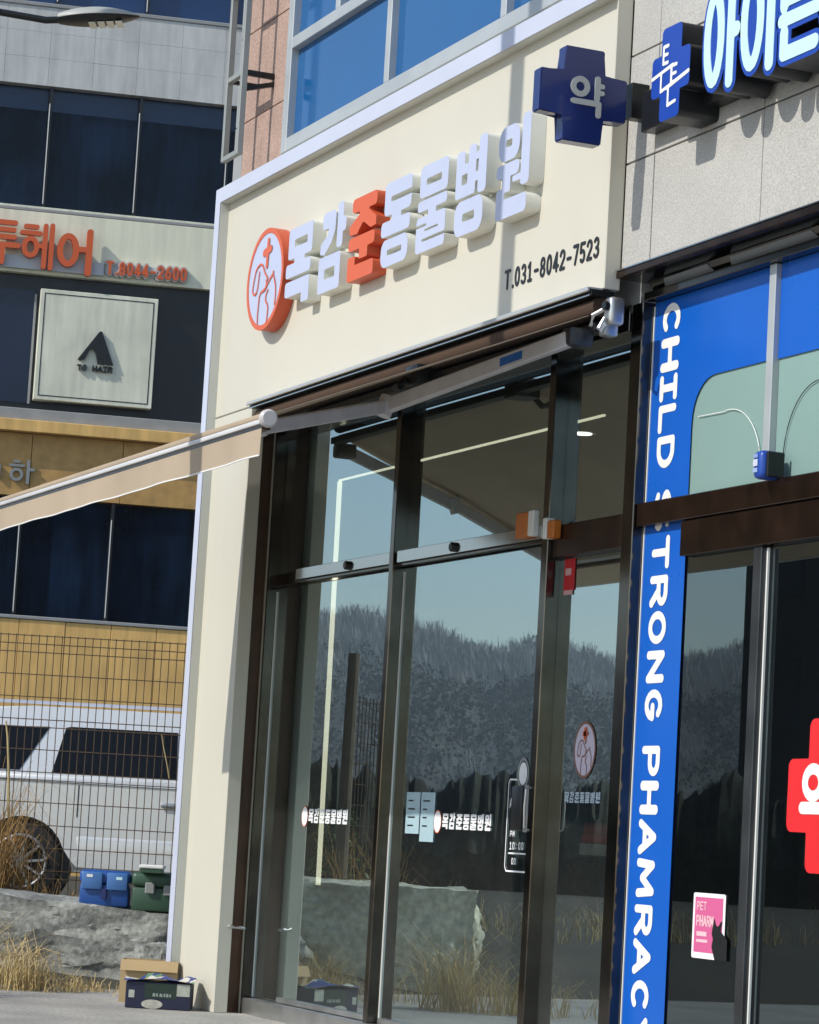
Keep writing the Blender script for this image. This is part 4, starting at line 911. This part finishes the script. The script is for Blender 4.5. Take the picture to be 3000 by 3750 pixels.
a = dep(512,3196,19.5); T = thing('white_tray','white rimmed tray lying on the dark green box','tray',(a.x,a.y,a.z),rzv)
obj('tray_base', MB().box(.0,.15,.02,.2,0,.03,.004), M_gbox, T, local=True); obj('tray_rim', MB().box(-.008,.158,.012,.21,.031,.055,.006), M_caulk, T, local=True)
a = dep(432,3690,18.0)
T = thing('cardboard_box','open plain cardboard box behind the dark printed carton','cardboard box',(a.x,a.y,-.1),rzv)
for q in ((0,.36,0,.006),(0,.36,.234,.24)): obj('side_panel', MB().box(q[0],q[1],q[2],q[3],.0,.265), M_card, T, local=True)
for q in ((0,.006),(.354,.36)): obj('side_panel', MB().box(q[0],q[1],.0065,.2335,0,.265), M_card, T, local=True)
obj('flap', MB().hexa([(0,0,.266),(.36,0,.266),(.36,.004,.266),(0,.004,.266),(.0,-.03,.20),(.36,-.03,.2),(.36,-.026,.2),(0,-.026,.2)]), M_card, T, local=True)
a = dep(455,3700,17.45)
T = thing('printed_carton','dark navy printed carton with a colourful torn top at the pillar foot','carton',(a.x,a.y,-.1),rzv)
M_cnavy = mk('navy_print',(.012,.014,.045),.5,var=.25,vs_=14); M_cgreen = mk('green_print',(.014,.034,.022),.5,var=.25,vs_=14)
obj('carton_body', MB().box(0,.40,0,.24,0,.165,.006), M_cnavy, T, local=True)
obj('green_panel', MB().box(.115,.31,-.0025,-.0005,.065,.158), M_cgreen, T, local=True)
obj('pale_panel', MB().box(.312,.392,-.0025,-.0005,.085,.158), mk('pale_print',(.42,.44,.38),.6,var=.2,vs_=20), T, local=True)
tx = MB()
for k, (xx, ww) in enumerate(((.165,.018),(.186,.014),(.207,.02),(.232,.012),(.247,.016),(.267,.012))): tx.prof([(xx,.078+.002*(k%2)),(xx+ww,.076),(xx+ww*.9,.098-.002*(k%3)),(xx+.003,.097)], front, -.0035, -.0026)
obj('carton_text', tx, mk('text_grey',(.26,.30,.28),.6), T, local=True)
obj('picture_print', MB().loops([[(.165+.065*math.cos(t*math.pi/10),.03+.028*math.sin(t*math.pi/10)) for t in range(20)]],front,-.003), mk('white_photo',(.48,.46,.40),.6,var=.3,vs_=30), T, local=True)
obj('side_sticker', MB().box(.02,.055,-.0025,-.0005,.065,.11), MATS['pale_print'], T, local=True)
tp = MB(); g_ = 14
hz = [[.166+.028*math.sin(i*.8+j)*math.sin(j*.5)+.018*math.sin(math.pi*i/g_) for j in range(5)] for i in range(g_+1)]
for i in range(g_):
    for j in range(4):
        P = lambda i, j: (-.012+.424*i/g_, -.02+.27*j/4, hz[i][j])
        tp.quad(P(i,j),P(i+1,j),P(i+1,j+1),P(i,j+1))
bmesh.ops.remove_doubles(tp.b, verts=tp.b.verts, dist=1e-5)
mt = bpy.data.materials.new('torn_top_print'); mt.use_nodes = True; n = mt.node_tree.nodes; l = mt.node_tree.links
tc = n.new('ShaderNodeTexCoord'); vo_ = n.new('ShaderNodeTexVoronoi'); vo_.inputs['Scale'].default_value = 14; cr = n.new('ShaderNodeValToRGB')
cr.color_ramp.interpolation = 'CONSTANT'
for e_, (p, c) in zip([cr.color_ramp.elements[0], cr.color_ramp.elements[1]]+[cr.color_ramp.elements.new(.5) for _ in range(3)], ((0,(.03,.05,.22,1)),(.3,(.6,.33,.28,1)),(.5,(.35,.24,.06,1)),(.65,(.10,.22,.12,1)),(.8,(.6,.58,.5,1)))): e_.position = p; e_.color = c
l.new(tc.outputs['Object'], vo_.inputs[0]); sp_ = n.new('ShaderNodeSeparateColor'); l.new(vo_.outputs['Color'], sp_.inputs[0]); l.new(sp_.outputs[0], cr.inputs[0]); l.new(cr.outputs[0], n['Principled BSDF'].inputs['Base Color'])
obj('torn_top', tp, mt, T, local=True)

# ================================================================== DRY GRASS
def blades(mb, c, rad, n_, hmin, hmax, wid, lean=.5, yscale=1):
    for _ in range(n_):
        a = random.uniform(0,6.283); r_ = rad*math.sqrt(random.random()); x, y = c[0]+r_*math.cos(a), c[1]+r_*math.sin(a)*yscale
        hh = random.uniform(hmin,hmax); la = random.uniform(0,6.283); ll = random.uniform(.1,lean)*hh
        p = [Vector((x,y,c[2])),Vector((x+ll*.25*math.cos(la),y+ll*.25*math.sin(la),c[2]+hh*.55)),Vector((x+ll*math.cos(la),y+ll*math.sin(la),c[2]+hh*random.uniform(.75,1)))]
        if random.random() < .35: p.append(p[2]+Vector((math.cos(la),math.sin(la),-.8))*hh*.25)
        fa = random.uniform(0,3.14); sv = Vector((math.cos(fa),math.sin(fa),0))*wid
        vs0 = [(mb.b.verts.new(q-sv*(1-.25*i)), mb.b.verts.new(q+sv*(1-.25*i))) for i, q in enumerate(p)]
        for A1, B1 in zip(vs0, vs0[1:]): mb.b.faces.new((A1[0],A1[1],B1[1],B1[0]))
g1 = MB()
for pxx, pyy, t, rad, nb, h0, h1 in ((30,3590,18.7,.22,330,.12,.40),(110,3610,18.8,.16,150,.06,.26),(180,3600,18.7,.2,90,.03,.18),(270,3600,18.9,.2,110,.03,.12),(360,3610,19.0,.18,90,.02,.08),(480,3640,18.6,.15,50,.02,.05)):
    c = dep(pxx,pyy,t); blades(g1,(c.x,c.y,-.1),rad,nb,h0,h1,.0028,.9)
for c, q, n_, h_ in (((-17.62,-1.45,-.1),.2,260,.62),((-17.45,-1.65,-.1),.25,200,.42),((-17.3,-1.95,-.1),.22,110,.3),((-18.3,-1.3,-.1),.3,90,.25),((-17.2,-2.4,-.1),.3,60,.2)): blades(g1,c,q,n_,.08,h_,.0028,1.1)
for _ in range(26):
    c = (random.uniform(-27,-20.6), random.uniform(-9,-1.2), .27); blades(g1,c,random.uniform(.2,.5),40,.06,random.uniform(.15,.5),.004,.9)
tag(obj('dry_grass', g1, M_grass2, normals=False), 'dry straw grass along the foot of the boulders', 'grass', kind='stuff')
g2 = MB()
for pxx, t, nb, h0, h1 in ((8,21.9,110,.3,1.15),(45,21.9,55,.2,.9),(95,21.9,24,.2,1.0),(-40,21.8,180,.4,1.3),(150,21.9,26,.1,.5),(240,21.8,40,.1,.3),(330,21.8,30,.1,.25)):
    c = dep(pxx,3300,t); blades(g2,(c.x,c.y,.26),.10,nb,h0,h1,.0030,.4)
tag(obj('dry_weeds', g2, M_grass, normals=False), 'tangle of rust brown dead weeds against the wire fence', 'weeds', kind='stuff')
def stalk(label, pts, r, m=M_grass2):
    T = MB().tube(pts, [r*(1-.6*i/len(pts)) for i in range(len(pts))], 6)
    return tag(obj('dry_stalk', T, m), label, 'stalk')
P_ = lambda *q: [dep(x, y, t) for x, y, t in q]
stalk('tall bent straw stalk arching over the boulder face', P_((95,3600,19.0),(140,3480,19.0),(165,3475,19.0),(215,3495,19.0),(228,3560,19.0),(270,3580,19.0),(300,3640,19.0)), .006)
stalk('leaning straw stalk low against the boulder, right of the arched one', P_((330,3640,18.9),(345,3600,18.9),(352,3560,18.9)), .005)
stalk('pale dead vine stem climbing the fence in front of the car window', P_((620,2850,22.2),(612,2800,22.2),(600,2740,22.2),(592,2690,22.2)), .006)
stalk('yellowish dead stem standing before the car windscreen', P_((30,2990,22.1),(32,2820,22.1),(28,2700,22.1),(22,2640,22.1)), .012)

# ================================================================== WHAT THE GLASS REFLECTS (street side, left front)
def rp(px, py, t):                          # where a reflected pixel of the glass plane comes from
    q = dep(px, py, t); q.y = 2*yG-q.y; return q
M_hill = mk('winter_hill', (.11,.105,.085), 1, var=.5, vs_=.02, speck=.5, speck_s=.25)
M_twig = mk('bare_trees', (.36,.34,.315), 1, var=.5, vs_=.05)
M_pine = mk('pine_dark', (.020,.028,.020), 1, var=.6, vs_=.06)
def hp(az, f):                              # point on the wooded hillside: azimuth (deg), slope fraction
    dd = 800*(1+.85*f); a = R(az)
    hh = 120*(f**.8)*(.88+.20*noise.noise(Vector((az*.17,3.7,0)))+.09*noise.noise(Vector((az*.6,3.7,1))))
    return Vector((-14-dd*math.sin(a), -dd*math.cos(a), hh-.2))
random.seed(11)
b = MB(); rows = [[b.b.verts.new(hp(34+.25*i, j/16)+Vector((0,0,random.uniform(-1.5,1.5) if j else -.5))) for j in range(17)] for i in range(265)]
for A1, B1 in zip(rows, rows[1:]):
    for j in range(16): b.b.faces.new((A1[j],A1[j+1],B1[j+1],B1[j]))
tag(obj('hill', b, M_hill, sharp=180), kind='structure')
wd, pw = MB(), MB()
for _ in range(30000):
    az, f = random.uniform(44,92), random.random()**.8; c = hp(az, f)-Vector((0,0,1)); fir = noise.noise(Vector((az*.35,f*3.5,2)))+.72-f*1.45 > random.uniform(-.15,.15)
    if fir:
        hh = random.uniform(4,8); rr = hh*random.uniform(.3,.45)
        for k in range(11):
            z = random.random(); a = random.uniform(0,6.28); r_ = rr*(1-.75*z)*random.uniform(.4,1); q = c+Vector((math.cos(a)*r_,math.sin(a)*r_,hh*z)); e_ = rr*random.uniform(.16,.34)
            d1 = Vector((random.uniform(-1,1),random.uniform(-1,1),random.uniform(-.6,1))).normalized()*e_; d2 = d1.cross(Vector((random.uniform(-1,1),random.uniform(-1,1),.3))).normalized()*e_
            pw.quad(q-d1,q-d2,q+d1,q+d2)
    else:
        hh = random.uniform(5,10)
        for k in range(6):
            a = random.uniform(0,6.28); z0 = hh*random.uniform(.0,.45); p1 = c+Vector((0,0,z0)); p2 = p1+Vector((math.cos(a)*hh*.3,math.sin(a)*hh*.3,(hh-z0)*random.uniform(.5,1)))
            s_ = Vector((math.cos(a+1.5),math.sin(a+1.5),0))*random.uniform(.12,.28); wd.quad(p1-s_,p1+s_,p2+s_*.5,p2-s_*.5)
tag(obj('bare_wood', wd, M_twig, normals=False), 'leafless winter wood covering the far hill', 'wood', kind='stuff')
tag(obj('pine_wood', pw, M_pine, normals=False), 'dark evergreen wood on the lower slope of the far hill', 'wood', kind='stuff')
hz = MB().box(-1750,200,-1300,260,-1.2,170)
hm_ = bpy.data.materials.new('haze'); hm_.use_nodes = True; n = hm_.node_tree.nodes; n.clear()
pv = n.new('ShaderNodeVolumePrincipled'); pv.inputs['Density'].default_value = .00024; pv.inputs['Color'].default_value = (.86,.93,1,1); pv.inputs['Anisotropy'].default_value = .2
ho = n.new('ShaderNodeOutputMaterial'); hm_.node_tree.links.new(pv.outputs[0], ho.inputs['Volume'])
tag(obj('haze', hz, hm_), kind='stuff')
def bush(mb, c, r_, h_, n_):
    for _ in range(n_):
        p = Vector((random.gauss(0,.42),random.gauss(0,.42),random.random()**.8)); q = c+Vector((p.x*r_,p.y*r_,p.z*h_*(1-.5*min(1,p.x*p.x+p.y*p.y))))
        z = r_*random.uniform(.012,.03); d1 = Vector((random.uniform(-1,1),random.uniform(-1,1),random.uniform(-1,1))).normalized()*z; d2 = d1.cross(Vector((random.uniform(-1,1),random.uniform(-1,1),.3))).normalized()*z
        mb.quad(q-d1,q-d2,q+d1,q+d2)
hg = MB(); prev = None; nH = 520
for k in range(nH+1):
    az = 42+56*k/nH; kk = k*300/nH; sn, cs = math.sin(R(az)), math.cos(R(az)); hz_ = 1.95+.55*noise.noise(Vector((kk*.11,5,0)))+.25*noise.noise(Vector((kk*.6,5,2)))+.12*noise.noise(Vector((kk*2.1,5,4)))+random.uniform(-.07,.07)
    row = []
    for j, (dd, fz) in enumerate(((33.2,0),(32.9,.35),(33.3,.7),(33.9,.93),(34.6,1.0),(35.6,.85),(36,.0))):
        q = .28*noise.noise(Vector((kk*.45,j*1.3,7)))+random.uniform(-.08,.08)
        row.append(hg.b.verts.new((-14-(dd+q)*sn, -(dd+q)*cs, .2+hz_*fz+q*.4)))
    if prev:
        for j in range(6): hg.b.faces.new((prev[j],prev[j+1],row[j+1],row[j]))
    prev = row
    if k % 2 == 0: bush(hg, Vector((-14-33.4*sn,-33.4*cs,.3)), .9, hz_*.55, 60)
tag(obj('hedge_row', hg, mk('hedge_dark',(.04,.045,.032),1,var=.6,vs_=1.2,speck=.4,speck_s=8), normals=False), 'dark scrub along the far edge of the lot', 'hedge', kind='stuff')
# added unseen block that darkens the reflection in the right-hand pharmacy glass
A1, B1 = rp(2695,3000,60), rp(4300,3000,60); v = (B1-A1); v.z = 0
T = thing('reflection_blocker', 'added dark block, out of view, that darkens the pharmacy door reflection', 'building', (A1.x,A1.y,-.1))
nrm = Vector((-v.y,v.x,0)).normalized()
if nrm.dot(A1-Vector((-10,0,0))) < 0: nrm = -nrm
nrm = (A1-rp(2695,3000,40)); nrm.z = 0; nrm.normalize()
M_blocker = mk('blocker_dark',(.03,.032,.034),.7,var=.2)
obj('wall', MB().hexa([tuple(Vector((p.x,p.y,zz_))+nrm*o) for zz_ in (-.1,24) for p, o in ((A1,0),(B1,0),(B1,12),(A1,12))]), M_blocker, T)
for k in range(6):
    for j in range(8):
        c0 = A1.lerp(B1,(k+.2)/6); c1 = A1.lerp(B1,(k+.8)/6)
        obj('window', MB().hexa([tuple(Vector((p.x,p.y,zz_))-nrm*o) for zz_ in (1+2.8*j,2.5+2.8*j) for p, o in ((c0,.02),(c1,.02),(c1,-.05),(c0,-.05))]), M_darkwin, T)
# posts, second run of mesh fence and a dark car on the lot
for pxx, ptop, t, rr_, lab in ((1245,2385,21.8,.055,'thick weathered wooden post mirrored behind the left door leaf'),(1402,2335,22.5,.04,'slim dark post mirrored at the right edge of the left door leaf')):
    c = rp(pxx,3200,t); tp_ = rp(pxx,ptop,t)
    tag(obj('wood_post', MB().tube([(c.x,c.y,.2),(c.x+.03,c.y,tp_.z)],[rr_,rr_*.8],10), mk('post_brown',(.14,.11,.08),.9,var=.3,vs_=9)), lab, 'post')
fa, fb_ = rp(1255,3200,22.1), rp(1420,3200,22.8); fv = fb_-fa; fv.z = 0
F2 = thing('wire_fence', 'short run of mesh fence between two posts mirrored in the left door leaf', 'fence', (fa.x,fa.y,.2), math.atan2(fv.y,fv.x))
wm = MB(); k = 0
while k*.06 < fv.length: wm.bar((k*.06,0,0),(k*.06,0,1.9),.0065); k += 1
for k in range(12): wm.bar((0,-.007,.1+.16*k),(fv.length,-.007,.1+.16*k),.0075)
tag(obj('mesh_wire', wm, M_wire, F2, local=True), kind='stuff')

c = rp(1235,3200,22.3); T = thing('leafy_shrub', 'small leafy green shrub mirrored above the pale stone block in the left door leaf', 'shrub', (c.x,c.y,.27))
lf_ = MB()
for _ in range(420):
    a, r_ = random.uniform(0,6.28), .26*math.sqrt(random.random()); z = random.random(); q = Vector((c.x+r_*math.cos(a)*(1.1-z*.6), c.y+r_*math.sin(a)*(1.1-z*.6), .55+.68*z))
    d1 = Vector((random.uniform(-1,1),random.uniform(-1,1),random.uniform(-.6,.6))).normalized()*.035; d2 = d1.cross(Vector((random.uniform(-.4,.4),random.uniform(-.4,.4),1))).normalized()*.016
    lf_.quad(q-d1,q-d2,q+d1,q+d2)
tag(obj('foliage', lf_, mk('shrub_green',(.07,.13,.03),.6,var=.4,vs_=9), T, normals=False), kind='stuff')
sm_ = MB()
for k in range(7):
    a = k*.9; sm_.tube([(c.x,c.y,.2),(c.x+.06*math.cos(a),c.y+.06*math.sin(a),.6),(c.x+.17*math.cos(a),c.y+.17*math.sin(a),1.0)],[.010,.007,.004],5)
obj('stem', sm_, M_wire, T)
g3 = MB(); c = rp(1340,3250,21.6); blades(g3,(c.x,c.y,.2),.28,170,.3,1.0,.0032,.45)
tag(obj('dry_weeds', g3, M_grass, normals=False), 'rust brown dead weeds mirrored beside the green shrub in the left door leaf', 'weeds', kind='stuff')
